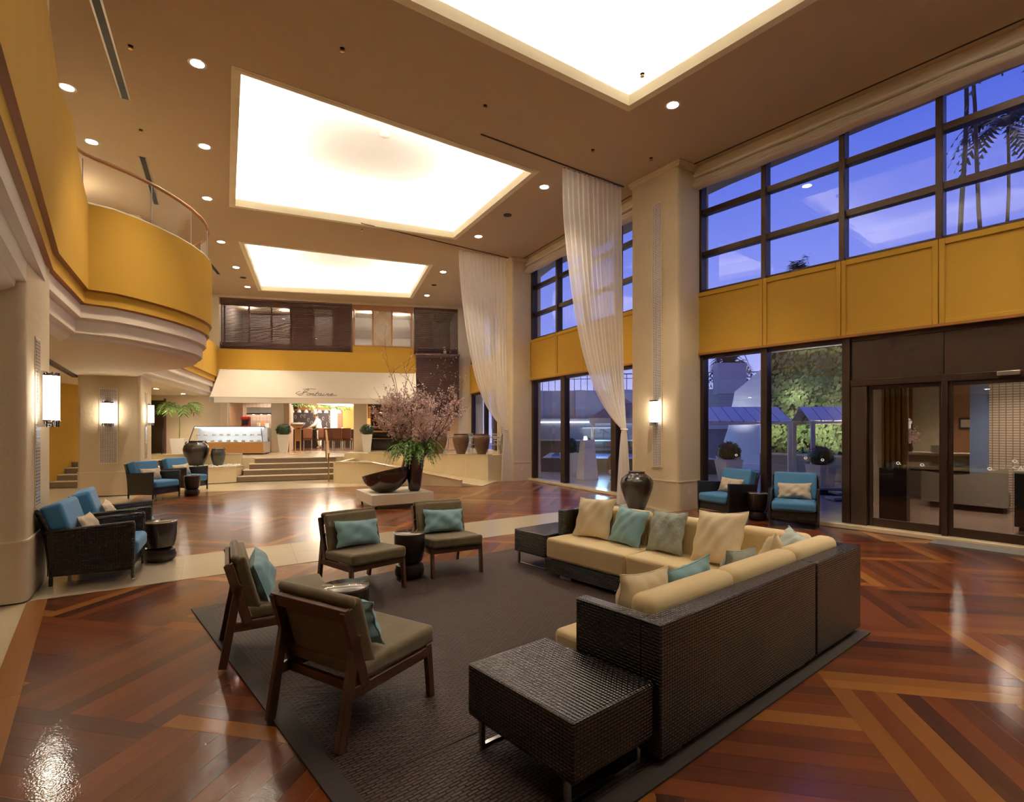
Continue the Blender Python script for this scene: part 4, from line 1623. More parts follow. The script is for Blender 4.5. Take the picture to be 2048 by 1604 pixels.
# kitchen
kt = bw('kitchen_counter', 'stainless kitchen counter behind the pastry case', 'counter', .3, 1.5, PZ)
MB().box(0, 1.8, 0, .6, 0, .95).build('body', M['steel'], kt, bevel=.01)
MB().box(-.02, 1.82, -.03, .62, .95, .99).build('worktop', M['steel'], kt)
hd = bw('extractor_hood', 'shiny steel extractor hood over the kitchen', 'extractor hood', .75, .9, 2.22)
MB().prism([(0, 0), (1.35, 0), (1.35, .9), (0, .9)], 0, .30).build('canopy', M['steel'], hd)
MB().box(-.01, 1.36, -.02, 0, 0, .05).build('lip', M['black'], hd)
for k in range(4):
    MB().lathe([(.05, .0), (.05, .004)], 12, (.2 + k * .3, .3)).build('lamp_lens', M['lens'], hd)
cm = bw('coffee_machine', 'red coffee machine in the kitchen opening', 'coffee machine', .36, 1.55, PZ + .99)
MB().box(0, .34, 0, .3, 0, .10).build('base', M['red'], cm, bevel=.01)
MB().box(0, .34, .15, .3, .1, .42).build('body', M['red'], cm, bevel=.01)
MB().box(0, .34, 0, .3, .34, .48).build('head', M['red'], cm, bevel=.02)
MB().box(.05, .29, .02, .14, .12, .33).build('bay', M['black'], cm)
for k, (x, zz) in enumerate(((.98, .22), (1.15, .30), (1.32, .20))):
    bx = bw('menu_card', 'paper menu card standing on the kitchen counter, %s' % ('left', 'tilted one', 'right')[k], 'menu card', x, 1.6, PZ + .99, 'menu cards on the kitchen counter', R(12 * k - 8))
    MB().box(0, .16, 0, .012, 0, zz).build('card', (M['sand'], pm('orange_card', (.60, .25, .12), .6), M['whitepot'])[k], bx)
    MB().box(.02, .14, .012, .08, 0, .01).build('foot', M['steel'], bx)

# pastry display case
dc = thing('display_case', 'lit glass pastry case on an oak base left of the entrance', 'display case', (-11.62, 19.32, PZ), BANG)
MB().box(0, 2.52, 0, 1.2, .05, .46).build('base', M['oak'], dc, bevel=.01)
for k in range(1, 6):
    MB().box(0, 2.524, -.004, 0, .05 + k * .068, .056 + k * .068).build('groove', M['orange_wood'], dc)
MB().box(2.52, 2.53, .0, 1.2, .05, .46).build('side_panel', pm('case_side', (.62, .52, .45), .4), dc)
MB().box(.06, 2.46, .06, 1.14, 0, .05).build('plinth', M['black'], dc)
gz0, gz1 = .46, 1.03
gl_ = MB()
gl_.v = [(.03, .04, gz0), (2.49, .04, gz0), (2.38, .30, gz1), (.14, .30, gz1)]
gl_.f = [(0, 1, 2, 3)]
gl_.build('front_glass', M['glass_c'], dc)
for x, xt in ((.03, .14), (2.49, 2.38)):
    g = MB()
    g.face([(x, .04, gz0), (xt, .30, gz1), (xt, .95, gz1), (x, 1.15, gz0)] if x < 1 else [(x, 1.15, gz0), (xt, .95, gz1), (xt, .30, gz1), (x, .04, gz0)])
    g.build('side_glass', M['glass_c'], dc)
MB().box(.14, 2.38, .30, .95, gz1, gz1 + .012).build('top_glass', M['glass_c'], dc)
for a, b in (((.03, .04, gz0), (2.49, .04, gz0)), ((.14, .30, gz1), (2.38, .30, gz1)), ((.03, .04, gz0), (.14, .30, gz1)), ((2.49, .04, gz0), (2.38, .30, gz1)), ((2.38, .30, gz1), (2.38, .95, gz1)), ((2.38, .95, gz1), (2.49, 1.15, gz0)), ((.14, .30, gz1), (.14, .95, gz1))):
    MB().bar(a, b, .022, .022).build('frame_edge', M['black'], dc)
MB().box(.16, 2.36, .86, .92, gz1 - .06, gz1 - .02).build('case_lamp', M['caselight'], dc)
MB().box(.10, 2.42, .34, .37, gz1 - .05, gz1 - .015).build('case_lamp', M['caselight'], dc)
MB().box(.10, 2.42, .16, 1.0, .68, .69).build('glass_shelf', M['glass_c'], dc)
MB().box(.05, 2.47, .96, 1.12, gz0, gz1 - .02).build('rear_panel', pm('case_rear', (.75, .78, .80), .4), dc)
MB().box(.05, 2.47, .06, 1.1, gz0, gz0 + .01).build('deck', pm('case_deck', (.80, .82, .84), .35), dc)
rr = random.Random(11)
PW_ = ['first', 'second', 'third', 'fourth', 'fifth', 'sixth', 'seventh', 'eighth', 'ninth', 'tenth']
for lev, zz in ((0, gz0 + .012), (1, .692)):
    for k in range(9):
        x, y = .22 + k * .26, (.30 if lev == 0 else .45) + rr.uniform(-.03, .05)
        p = Vector((-11.62, 19.32)) + BE * x + Vector((-BE.y, BE.x)) * y
        t = thing('pastry_plate', '%s plate of pastries from the left on the %s of the lit case' % (PW_[k], 'deck' if lev == 0 else 'glass shelf'), 'pastry', (p.x, p.y, PZ + zz), BANG + rr.uniform(0, 3), 'pastries in the display case')
        MB().lathe([(.05, 0), (.09, .012), (.092, .016), (.04, .010)], 14).build('plate', M['whitepot'], t, smooth=True)
        for q in range(3):
            a = q * 2.1
            MB().lathe([(.026, .012), (.034, .03), (.028, .06), (.008, .072)], 8, (.04 * math.cos(a), .04 * math.sin(a))).build('pastry', M['cake'], t, smooth=True)
lamp('case_glow', 'AREA', (-11.62 + 1.26 * BE.x - .5 * BE.y, 19.32 + 1.26 * BE.y + .5 * BE.x, PZ + .99), 3, (.85, .92, 1), shape='RECTANGLE', size=2.1, size_y=.3, rot=(0, 0, BANG))

# lectern at the entrance
le = bw('lectern', 'oak menu lectern at the restaurant entrance', 'lectern', 2.95, -.42, PZ)
for x in (-.10, .10):
    MB().box(x - .018, x + .018, -.03, .03, 0, .98).build('leg', M['oak'], le)
MB().box(-.16, .16, -.12, .12, 0, .03).build('base', M['oak'], le)
MB().prism([(-.10, -.03), (.10, -.03), (.10, .03), (-.10, .03)], .45, .95).build('panel', M['orange_wood'], le)
m = MB()
m.v = [(-.14, -.10, .98), (.14, -.10, .98), (.14, .10, .98), (-.14, .10, .98), (-.27, -.16, 1.10), (.27, -.16, 1.10), (.27, .20, 1.20), (-.27, .20, 1.20)]
m.f = [(3, 2, 1, 0), (4, 5, 6, 7), (0, 1, 5, 4), (1, 2, 6, 5), (2, 3, 7, 6), (3, 0, 4, 7)]
m.build('desk', M['orange_wood'], le)
MB().bar((-.2, .02, 1.165), (.2, .02, 1.165), .26, .012, up=(0, -.26, 1)).build('menu', M['whitepot'], le)

# counter, stools
rc = bw('dining_counter', 'dark dining counter with place settings inside the restaurant', 'counter', 1.6, 4.5, PZ)
MB().box(0, 4.2, 0, .6, .86, .92).build('worktop', M['darkwood'], rc)
MB().box(.05, 4.15, .08, .5, 0, .86).build('front', M['darkwood'], rc)
MB().box(0, 4.2, 0, .6, .92, .926).build('runner', M['sand'], rc)
rr = random.Random(2)
for k in range(5):
    p = BO + BE * (1.9 + k * .8) + Vector((-BE.y, BE.x)) * 4.7
    t = thing('serving_dish', '%s serving dish from the left on the dining counter' % PW_[k], 'dish', (p.x, p.y, PZ + .926), 0, 'dishes on the dining counter')
    MB().lathe([(.06, 0), (.13, .03), (.135, .04), (.05, .02)], 14).build('dish', M['whitepot'], t, smooth=True)
    MB().lathe([(.09, .03), (.06, .07), (.02, .085)], 10).build('food', (M['red'] if k == 0 else M['cake']), t, smooth=True)
stl = None
for k, (x, y) in enumerate(((3.95, 1.5), (4.35, 1.3), (4.75, 1.5), (2.9, 2.9), (3.6, 3.0), (4.6, 3.2))):
    lab = 'brown leather restaurant chair, %s' % ('left of the front row', 'middle of the front row', 'right of the front row by the pier', 'left of the back row', 'beside the chef', 'right of the back row')[k]
    if stl is None:
        stl = bw('restaurant_chair', lab, 'chair', x, y, PZ, 'restaurant chairs')
        br_ = pm('brown_leather', (.16, .06, .03), .45, var=.15)
        MB().box(-.2, .2, -.2, .2, .42, .50).build('seat', br_, stl, bevel=.02)
        MB().box(-.2, .2, -.22, -.16, .50, .98).build('backrest', br_, stl, bevel=.02)
        for sx_ in (-.17, .17):
            for sy_ in (-.17, .17):
                MB().bar((sx_, sy_, 0), (sx_, sy_, .42), .03, .03).build('leg', M['alu'], stl)
    else:
        p = BO + BE * x + Vector((-BE.y, BE.x)) * y
        dup(stl, (p.x, p.y, PZ), BANG + random.uniform(-.3, .3), lab)

# bread shelves in the right opening
bs = bw('bread_shelf', 'dark bread shelves behind the blossom arrangement', 'shelf', 5.75, .85, PZ)
for z in (.5, .95, 1.25, 1.55):
    MB().box(0, 1.8, 0, .4, z, z + .03).build('shelf_board', M['orange_wood'], bs)
for x in (0, 1.78):
    MB().box(x, x + .03, 0, .4, 0, 1.9).build('upright', M['orange_wood'], bs)
MB().box(0, 1.8, .4, .42, 0, 1.95).build('back_panel', M['darkwood'], bs)
rr = random.Random(21)
nm_ = 0
for zi, z in enumerate((.98, 1.28, 1.58)):
    for k in range(6):
        p = BO + BE * (5.9 + k * .27) + Vector((-BE.y, BE.x)) * 1.03
        t = tag(MB().lathe([(.03, 0), (.09, .02), (.10, .06), (.06, .10), (.01, .11)], 10, sq=1.3).build('bread_loaf', M['cake'], smooth=True), '%s loaf from the left on the %s bread shelf' % (PW_[k], ('lower', 'middle', 'upper')[zi]), 'bread', 'loaves on the bread shelves')
        t.location = (p.x, p.y, PZ + z)
        t.rotation_euler = (0, 0, rr.uniform(0, 3))
louvre('half-lowered dark blind across the bread shelf opening', 5.66, 7.58, 2.05, 2.66, .12)
tb = bw('oak_counter', 'low oak counter in the right restaurant opening', 'counter', 5.70, .33, PZ)
MB().box(0, 1.9, 0, .35, .80, .86).build('worktop', M['oak'], tb)
for x in (.02, 1.82):
    MB().box(x, x + .06, .03, .3, 0, .80).build('leg', M['orange_wood'], tb)

# dark doorway at far left of the platform
dw = bw('door_1', None, None, -2.55, -.03, PZ)
dw['kind'] = 'structure'
MB().box(-.35, .55, -.02, .04, 0, 2.05).build('door_leaf', M['darkwood'], dw)
MB().box(-.42, -.35, -.05, .05, 0, 2.12).build('jamb', M['louver'], dw)
MB().box(.55, .62, -.05, .05, 0, 2.12).build('jamb', M['louver'], dw)
es = thing('sign_easel', 'black easel sign stand by the dark doorway on the platform', 'sign stand', (-11.74, 17.75, PZ), BANG)
MB().bar((-.2, 0, 0), (-.2, .08, .95), .03, .03).build('leg', M['black'], es)
MB().bar((.2, 0, 0), (.2, .08, .95), .03, .03).build('leg', M['black'], es)
MB().bar((-.2, 0.03, .35), (.2, .03, .35), .03, .03).build('rail', M['black'], es)
MB().bar((-.2, .08, .93), (.2, .08, .93), .03, .03).build('rail', M['black'], es)

# ================================================================ FURNITURE
SA = R(40)                                    # seating group is turned 40 degrees


def sw(u, v, z=0):
    """seating-group coordinates to world"""
    return (u * math.cos(SA) - v * math.sin(SA), u * math.sin(SA) + v * math.cos(SA), z)


# rug in two strips with a border
rug = thing('rug', 'large dark woven rug with plain border under the seating group', 'rug', (0, 0, 0), SA)
U0, U1, V0, V1 = .92, 4.99, 1.47, 5.62
bd = .11
MB().box(U0 + bd, U1 - bd, V0 + bd, 2.335, .001, .012).build('weave_strip', M['rug'], rug)
MB().box(U0 + bd, U1 - bd, 2.350, V1 - bd, .001, .012).build('weave_strip', M['rug'], rug)
MB().box(U0 + bd, U1 - bd, 2.335, 2.350, .001, .009).build('seam', M['rugborder'], rug)
for a in ((U0, U0 + bd, V0, V1), (U1 - bd, U1, V0, V1), (U0 + bd, U1 - bd, V0, V0 + bd), (U0 + bd, U1 - bd, V1 - bd, V1)):
    MB().box(*a, .001, .011).build('border', M['rugborder'], rug)


# ---------------------------------------------------------------- pillows
def pillow_mesh(w, h, t, mat, seed=0, pinch=.10):
    rr = random.Random(seed)
    ph = [rr.uniform(0, 6.3) for _ in range(4)]

    def shape(sgn):
        def f(u, v):
            a, b = u * 2 - 1, v * 2 - 1
            ea, eb = 1 - abs(a) ** 2.6, 1 - abs(b) ** 2.6
            th = t / 2 * (max(0, ea) ** .55) * (max(0, eb) ** .55)
            y = w / 2 * a * (1 - pinch * (1 - b * b) * abs(a) ** 3)
            z = h / 2 * b * (1 - pinch * (1 - a * a) * abs(b) ** 3)
            wr = .012 * math.sin(5 * a + 4 * b + ph[0]) * ea * eb + .007 * math.sin(11 * a - 7 * b + ph[1]) * ea
            y += .006 * math.sin(9 * b + ph[2])
            return (sgn * (th + (wr if sgn > 0 else wr * .6)), y, z + h / 2)
        return f
    m = MB()
    m.grid(shape(1), 18, 14)
    n0 = len(m.f)
    m2 = MB()
    m2.grid(shape(-1), 18, 14)
    off = len(m.v)
    m.v += m2.v
    m.f += [tuple(off + i for i in reversed(q)) for q in m2.f]
    # seam piping round the edge
    ring_ = []
    f1 = shape(1)
    for k in range(72):
        s = k / 18
        if s < 1:
            u, v = s, 0
        elif s < 2:
            u, v = 1, s - 1
        elif s < 3:
            u, v = 3 - s, 1
        else:
            u, v = 0, 4 - s
        p = f1(u, v)
        ring_.append((0, p[1], p[2]))
    m.tube(ring_, .004, 5, closed=True)
    return m


def pillow(label, mat, loc, rz, w, h, t, tilt, roll=0, seed=0, group=None, cat='cushion'):
    """cushion facing local +x, leaning back by tilt, standing on loc"""
    o = pillow_mesh(w, h, t, mat, seed).build('cushion', mat, smooth=True, angle=180)
    o.location = loc
    o.rotation_mode = 'QUATERNION'
    q = Matrix.Rotation(rz, 4, 'Z') @ Matrix.Rotation(-tilt, 4, 'Y') @ Matrix.Rotation(roll, 4, 'X')
    o.rotation_quaternion = q.to_quaternion()
    return tag(o, label, cat, group)


# ---------------------------------------------------------------- lounge chairs
def make_lounge():
    t = thing('lounge_chair', 'x', 'chair', (0, 0, 0), 0, 'olive lounge chairs round the rug')
    w = M['walnut']
    for s in (-1, 1):
        y = s * .292
        MB().bar((.345, y, 0), (.315, y, .33), .034, .046, up=(1, 0, 0)).build('leg', w, t, bevel=.004)
        MB().bar((-.345, y, 0), (-.245, y, .56), .034, .052, up=(1, 0, 0)).build('leg', w, t, bevel=.004)
        MB().bar((-.185, y, .27), (-.312, y, .705), .034, .06, up=(1, 0, 0)).build('back_post', w, t, bevel=.004)
        MB().bar((-.315, y, .265), (.34, y, .285), .030, .058).build('side_rail', w, t, bevel=.004)
    MB().bar((.325, -.29, .285), (.325, .29, .285), .03, .055).build('front_rail', w, t, bevel=.004)
    MB().bar((-.21, -.29, .26), (-.21, .29, .26), .03, .05).build('rear_rail', w, t, bevel=.004)
    MB().bar((-.308, -.31, .675), (-.308, .31, .675), .03, .075, up=(-.28, 0, 1)).build('top_rail', w, t, bevel=.004)
    sc_ = MB()
    sc_.v = [(-.20, -.305, .30), (.375, -.305, .315), (.375, .305, .315), (-.20, .305, .30), (-.22, -.305, .395), (.375, -.305, .43), (.375, .305, .43), (-.22, .305, .395)]
    sc_.f = [(3, 2, 1, 0), (4, 5, 6, 7), (0, 1, 5, 4), (1, 2, 6, 5), (2, 3, 7, 6), (3, 0, 4, 7)]
    sc_.build('seat_cushion', M['olive'], t, bevel=.032, seg=4)
    bc = MB()
    bc.v = [(-.185, -.27, .30), (-.085, -.305, .32), (-.085, .305, .32), (-.185, .27, .30), (-.30, -.27, .72), (-.205, -.305, .755), (-.205, .305, .755), (-.30, .27, .72)]
    bc.f = [(3, 2, 1, 0), (4, 5, 6, 7), (0, 1, 5, 4), (1, 2, 6, 5), (2, 3, 7, 6), (3, 0, 4, 7)]
    bc.build('back_cushion', M['olive'], t, bevel=.028, seg=4)
    bt = MB()
    bt.box(-.02, .035, -.305, .305, 0, .06)
    o = bt.build('back_roll', M['olive'], t, bevel=.026, seg=4)
    o.location = (-.268, 0, .705)
    o.rotation_euler = (0, R(-16), 0)
    return t


LC = [((-.775, 6.32), -60.6, 'olive lounge chair with aqua cushion, right of the two facing the viewer'),
      ((-1.56, 5.59), -44.4, 'olive lounge chair with aqua cushion, left of the two facing the viewer'),
      ((-1.80, 4.09), 28, 'olive lounge chair at left seen from its side with aqua cushion'),
      ((-.93, 3.17), 58, 'nearest olive lounge chair, seen from behind its walnut frame')]
lc0 = make_lounge()
for i, ((x, y), a, lab) in enumerate(LC):
    z = .012
    if i == 0:
        lc0.location = (x, y, z)
        lc0.rotation_euler = (0, 0, R(a))
        lc0['label'] = lab
    else:
        dup(lc0, (x, y, z), R(a), lab)
CU = [('aqua lumbar cushion on the right chair facing the viewer', .03), ('aqua lumbar cushion on the left chair facing the viewer', .02), ('aqua cushion on the side-on chair at left', .02), ('aqua cushion on the nearest chair, showing over its back', .06)]
for i, ((x, y), a, lab) in enumerate(LC):
    a_ = R(a)
    off = -.035
    lat = (.0, .0, -.02, -.03)[i]
    p = (x + off * math.cos(a_) - lat * math.sin(a_), y + off * math.sin(a_) + lat * math.cos(a_), .43)
    pillow(CU[i][0], M['aqua'], p, a_ + (0, R(4), R(-6), R(8))[i], (.50, .52, .46, .46)[i], (.27, .27, .30, .28)[i], .15, R(20), (R(-3), R(-4), R(6), R(-2))[i], i + 1, 'aqua cushions on the lounge chairs')


# ---------------------------------------------------------------- drum tables
def make_drum():
    t = thing('drum_table', 'x', 'side table', (0, 0, 0), 0, 'dark drum side tables')
    MB().lathe([(.125, 0), (.155, .03), (.163, .08), (.150, .135), (.120, .155)], 28).build('foot', M['darkwood'], t, smooth=True)
    MB().lathe([(.110, .155), (.140, .175), (.158, .24), (.170, .34), (.170, .43), (.165, .452)], 28).build('drum', M['darkwood'], t, smooth=True)
    MB().lathe([(.165, .452), (.172, .455), (.172, .468), (.166, .472)], 32).build('top', M['tabletop'], t, smooth=True)
    return t


DT = [((-1.13, 5.95, .012), 'dark drum table between the two olive chairs facing the viewer', 1), ((-1.22, 3.95, .012), 'dark drum table between the two near olive chairs', 1.0),
      ((-4.38, 6.72, .004), 'dark drum table between the near left blue armchairs', 1.1), ((-7.82, 13.2, .003), 'dark drum table by the mid-hall blue armchairs', 1.05),
      ((4.42, 9.72, 0), 'dark drum table between the blue armchairs at the window', 1.0)]
dt0 = make_drum()
for i, (p, lab, s) in enumerate(DT):
    o = dt0 if i == 0 else copy_tree(dt0)
    o.location = p
    o.scale = (s, s, 1.04)
    o['label'] = lab


# ---------------------------------------------------------------- wicker armchairs with blue cushions
def make_arm():
    t = thing('wicker_armchair', 'x', 'armchair', (0, 0, 0), 0, 'wicker armchairs with blue cushions')
    w = M['wicker_b']
    for s in (-1, 1):
        y0, y1 = (s * .375, s * .335) if s < 0 else (.335, .375)
        m = MB()
        prof = [(.345, .13), (.355, .615), (-.375, .565), (-.345, .13)]
        n = len(prof)
        m.v = [(x, y0, z) for x, z in prof] + [(x, y1, z) for x, z in prof]
        m.f = [tuple(range(n)), tuple(reversed(range(n, 2 * n)))] + [(k, n + k, n + (k + 1) % n, (k + 1) % n) for k in range(n)]
        m.build('arm_panel', w, t, bevel=.006)
        MB().tube([(.36, (y0 + y1) / 2, .63), (-.385, (y0 + y1) / 2, .58)], .022, 8).build('arm_rail', w, t, smooth=True)
        for x0, x1, zt in ((.345, .352, .63), (-.345, -.335, .5)):
            lg = MB().tube([(x0, s * .355, .03), (x1, s * .355, zt)], .019, 8).build('leg', w, t, smooth=True)
            MB().lathe([(.016, 0), (.02, .01), (.02, .035), (.014, .04)], 10, (x0, s * .355)).build('foot_cap', M['chrome'], lg, smooth=True)
        MB().tube([(-.335, s * .355, .48), (-.365, s * .355, .62), (-.42, s * .355, .76), (-.45, s * .355, .80)], .019, 8).build('back_post', w, t, smooth=True)
    m = MB()
    m.grid(lambda u, v: (-.34 - .10 * v ** 2.2 , -.35 + .70 * u, .13 + .66 * v), 2, 10)
    m.grid(lambda u, v: (-.375 - .10 * v ** 2.2, .35 - .70 * u, .13 + .66 * v), 2, 10)
    m.build('back_panel', w, t, smooth=True)
    MB().tube([(-.455, -.355, .80), (-.455, .355, .80)], .022, 8).build('top_rail', w, t, smooth=True)
    MB().box(-.34, .335, -.335, .335, .13, .265).build('seat_base', w, t, bevel=.006)
    MB().box(-.20, .395, -.328, .328, .265, .435).build('seat_cushion', M['teal'], t, bevel=.05, seg=4)
    b = MB()
    b.v = [(-.33, -.328, .40), (-.13, -.328, .42), (-.13, .328, .42), (-.33, .328, .40), (-.46, -.328, .83), (-.27, -.328, .885), (-.27, .328, .885), (-.46, .328, .83)]
    b.f = [(3, 2, 1, 0), (4, 5, 6, 7), (0, 1, 5, 4), (1, 2, 6, 5), (2, 3, 7, 6), (3, 0, 4, 7)]
    b.build('back_cushion', M['teal'], t, bevel=.04, seg=4)
    return t


AC = [((-4.55, 5.97), 27, 'wicker armchair with blue cushions nearest the left edge'), ((-5.12, 7.02), 33, 'second blue-cushioned wicker armchair, half hidden behind the left column'),
      ((-8.36, 12.62), -14, 'nearer of two blue wicker armchairs beside the second column'), ((-8.50, 14.05), -12, 'farther blue wicker armchair by the second column and stone planter'),
      ((4.02, 10.12), 207, 'blue wicker armchair at the window next to the right pillar'), ((4.80, 9.18), 240, 'blue wicker armchair at the window facing the viewer, right of the table')]
ac0 = make_arm()
CC = ['taupe cushion on the nearest left blue armchair', 'taupe cushion on the half-hidden left armchair', 'beige cushion on the nearer mid-hall armchair', 'beige cushion on the farther mid-hall armchair', 'beige cushion on the window armchair by the pillar', 'beige cushion on the window armchair right of the table']
for i, ((x, y), a, lab) in enumerate(AC):
    a_ = R(a)
    z = .003
    if i == 0:
        ac0.location = (x, y, z)
        ac0.rotation_euler = (0, 0, a_)
        ac0['label'] = lab
    else:
        dup(ac0, (x, y, z), a_, lab)
    off = -.055
    pillow(CC[i], M['taupe'], (x + off * math.cos(a_), y + off * math.sin(a_), .44), a_, .52, .28, .13, R(20), R(2 if i % 2 else -2), 20 + i, 'beige cushions on the wicker armchairs')

# ---------------------------------------------------------------- wicker sofa in three units
WK, TN = M['wicker'], M['tan']
Zb0, Zb1, Zs, Zt = .035, .19, .42, .69


def sofa_unit(label):
    return thing('sofa_unit', label, 'sofa', (0, 0, .012), SA, 'units of the wicker corner sofa')


def cush(par, name, a, bev=.035):
    return MB().box(*a).build(name, TN, par, bevel=bev, seg=4)


sA = sofa_unit('long wicker sofa unit with tan cushions facing left, scatter cushions along it')
MB().box(4.17, 4.95, 2.43, 4.40, Zb0, Zb1).build('base', WK, sA, bevel=.006)
MB().box(4.84, 4.96, 2.43, 4.45, Zb0, Zt).build('backrest', WK, sA, bevel=.008)
MB().box(4.43, 4.84, 4.37, 4.45, Zb0, Zt).build('arm', WK, sA, bevel=.008)
cush(sA, 'seat_cushion', (4.15, 4.70, 3.272, 4.365, Zb1, Zs))
cush(sA, 'seat_cushion', (4.15, 4.70, 2.43, 3.266, Zb1, Zs))
cush(sA, 'back_cushion', (4.66, 4.84, 3.40, 4.36, .36, .76), .06)
cush(sA, 'back_cushion', (4.66, 4.84, 2.43, 3.392, .36, .76), .06)
for v in (2.9, 4.1):
    MB().box(4.19, 4.25, v - .08, v + .08, 0, Zb0).build('foot', M['steel'], sA)
for v in (2.7, 4.2):
    MB().box(4.85, 4.93, v - .05, v + .05, 0, Zb0).build('foot', M['steel'], sA)

sC = sofa_unit('square corner unit of the wicker sofa at right with a bright sheen on its back')
MB().box(4.08, 4.95, 1.55, 2.42, Zb0, Zb1).build('base', WK, sC, bevel=.006)
MB().box(4.09, 4.96, 1.53, 1.65, Zb0, Zt).build('backrest', WK, sC, bevel=.008)
MB().box(4.84, 4.96, 1.652, 2.42, Zb0, Zt).build('backrest', WK, sC, bevel=.008)
cush(sC, 'seat_cushion', (4.10, 4.68, 1.80, 2.42, Zb1, Zs))
cush(sC, 'back_cushion', (4.10, 4.84, 1.65, 1.82, .36, .76), .06)
cush(sC, 'back_cushion', (4.67, 4.84, 1.83, 2.42, .36, .76), .06)
for u, v in ((4.2, 1.6), (4.85, 1.6), (4.85, 2.3), (4.2, 2.3)):
    MB().box(u - .04, u + .04, v - .04, v + .04, 0, Zb0).build('foot', M['steel'], sC)

sB = sofa_unit('near wicker sofa unit turning its long woven back to the viewer')
MB().box(2.24, 4.06, 1.55, 2.33, Zb0, Zb1).build('base', WK, sB, bevel=.006)
MB().box(2.22, 4.065, 1.53, 1.65, Zb0, Zt).build('backrest', WK, sB, bevel=.008)
MB().box(2.22, 2.305, 1.652, 2.09, Zb0, Zt).build('arm', WK, sB, bevel=.008)
cush(sB, 'seat_cushion', (2.31, 3.18, 1.78, 2.36, Zb1, Zs))
cush(sB, 'seat_cushion', (3.186, 4.08, 1.78, 2.36, Zb1, Zs))
cush(sB, 'back_cushion', (2.33, 3.19, 1.65, 1.82, .36, .76), .06)
cush(sB, 'back_cushion', (3.196, 4.08, 1.65, 1.82, .36, .76), .06)
for u in (2.4, 3.9):
    for v in (1.6, 2.2):
        MB().box(u - .05, u + .05, v - .04, v + .04, 0, Zb0).build('foot', M['steel'], sB)

# end tables
et = thing('end_table', 'woven dark cube end table in the foreground beside the sofa arm', 'end table', (0, 0, .012), SA, 'wicker end tables')
MB().box(1.63, 2.19, 1.55, 2.30, .15, .415).build('body', WK, et, bevel=.010)
for v in (1.62, 2.23):
    MB().box(1.66, 2.16, v - .012, v + .012, 0, .012).build('sled_foot', M['chrome'], et)
    for u in (1.67, 2.15):
        MB().box(u - .012, u + .012, v - .012, v + .012, .012, .15).build('leg', M['chrome'], et)
et = thing('end_table', 'woven dark end table at the far end of the long sofa', 'end table', (0, 0, .012), SA, 'wicker end tables')
MB().box(4.25, 4.98, 4.475, 5.02, .15, .415).build('body', WK, et, bevel=.010)
for u in (4.30, 4.93):
    MB().box(u - .012, u + .012, 4.50, 5.0, 0, .012).build('sled_foot', M['chrome'], et)
    for v in (4.51, 4.99):
        MB().box(u - .012, u + .012, v - .012, v + .012, .012, .15).build('leg', M['chrome'], et)

# scatter cushions; facing -u means rz = SA + 180
F = SA + math.pi
SP = [('large cream cushion at the far end of the long sofa', 'sand', 4.50, 4.02, .50, .46, .15, 22, F + R(4), 3),
      ('aqua cushion on the long sofa between cream and grey ones', 'aqua', 4.50, 3.57, .42, .40, .14, 22, F - R(3), -4),
      ('grey quilted cushion in the middle of the long sofa', 'grey', 4.50, 3.08, .42, .42, .14, 20, F - R(4), 3),
      ('biggest cream cushion, standing tilted at right of the long sofa', 'sand', 4.44, 2.52, .54, .50, .17, 22, F - R(12), 6),
      ('pale blue cushion tucked into the sofa corner', 'pale', 4.56, 2.02, .42, .40, .13, 26, F - R(40), -6)]
for k, (lab, mt, u, v, w, h, t_, tl, rz, rl) in enumerate(SP):
    pillow(lab, M[mt], sw(u, v, Zs + .014), rz, w, h, t_, R(tl), R(rl), 40 + k, 'scatter cushions on the sofa')
Fv = SA + math.pi / 2
SP = [('cream cushion leaning in the corner over the back cushions', 'sand', 4.12, 1.94, .46, .42, .14, 14, Fv + R(18), 12),
      ('narrow grey cushion peeping over the near back cushions', 'grey', 3.66, 1.95, .44, .38, .12, 12, Fv, 4),
      ('aqua cushion peeping over the near back cushions', 'aqua', 3.10, 1.95, .42, .38, .13, 10, Fv - R(6), -8),
      ('cream cushion against the near sofa arm', 'sand', 2.58, 1.95, .46, .40, .14, 8, Fv, 3)]
for k, (lab, mt, u, v, w, h, t_, tl, rz, rl) in enumerate(SP):
    pillow(lab, M[mt], sw(u, v, Zs + .014), rz, w, h, t_, R(tl), R(rl), 60 + k, 'scatter cushions on the sofa')

# ---------------------------------------------------------------- jars
def jar(name, label, prof, loc, mat, lugs=0, group=None, n=32):
    t = thing(name, label, 'jar', loc, 0, group)
    bd_ = MB().lathe(prof, n).build('body', mat, t, smooth=True, angle=60)
    rim = max(prof, key=lambda p: p[1])
    MB().lathe([(rim[0] - .03, rim[1] - .012), (rim[0] + .012, rim[1] - .02), (rim[0] + .016, rim[1] + .008), (rim[0] - .03, rim[1] + .010)], n).build('rim', mat, bd_, smooth=True)
    rm = max(p[0] for p in prof)
    zsh = [p for p in prof if p[1] > .7 * rim[1]][1]
    for k in range(lugs):
        a = 2 * math.pi * k / lugs + .6
        c, s = math.cos(a), math.sin(a)
        r0 = zsh[0]
        pts = [((r0 - .02 + .045 * math.sin(math.pi * q / 6)) * c, (r0 - .02 + .045 * math.sin(math.pi * q / 6)) * s, zsh[1] - .05 + .10 * q / 6) for q in range(7)]
        MB().tube(pts, .016, 6).build('lug', mat, bd_, smooth=True)
    return t


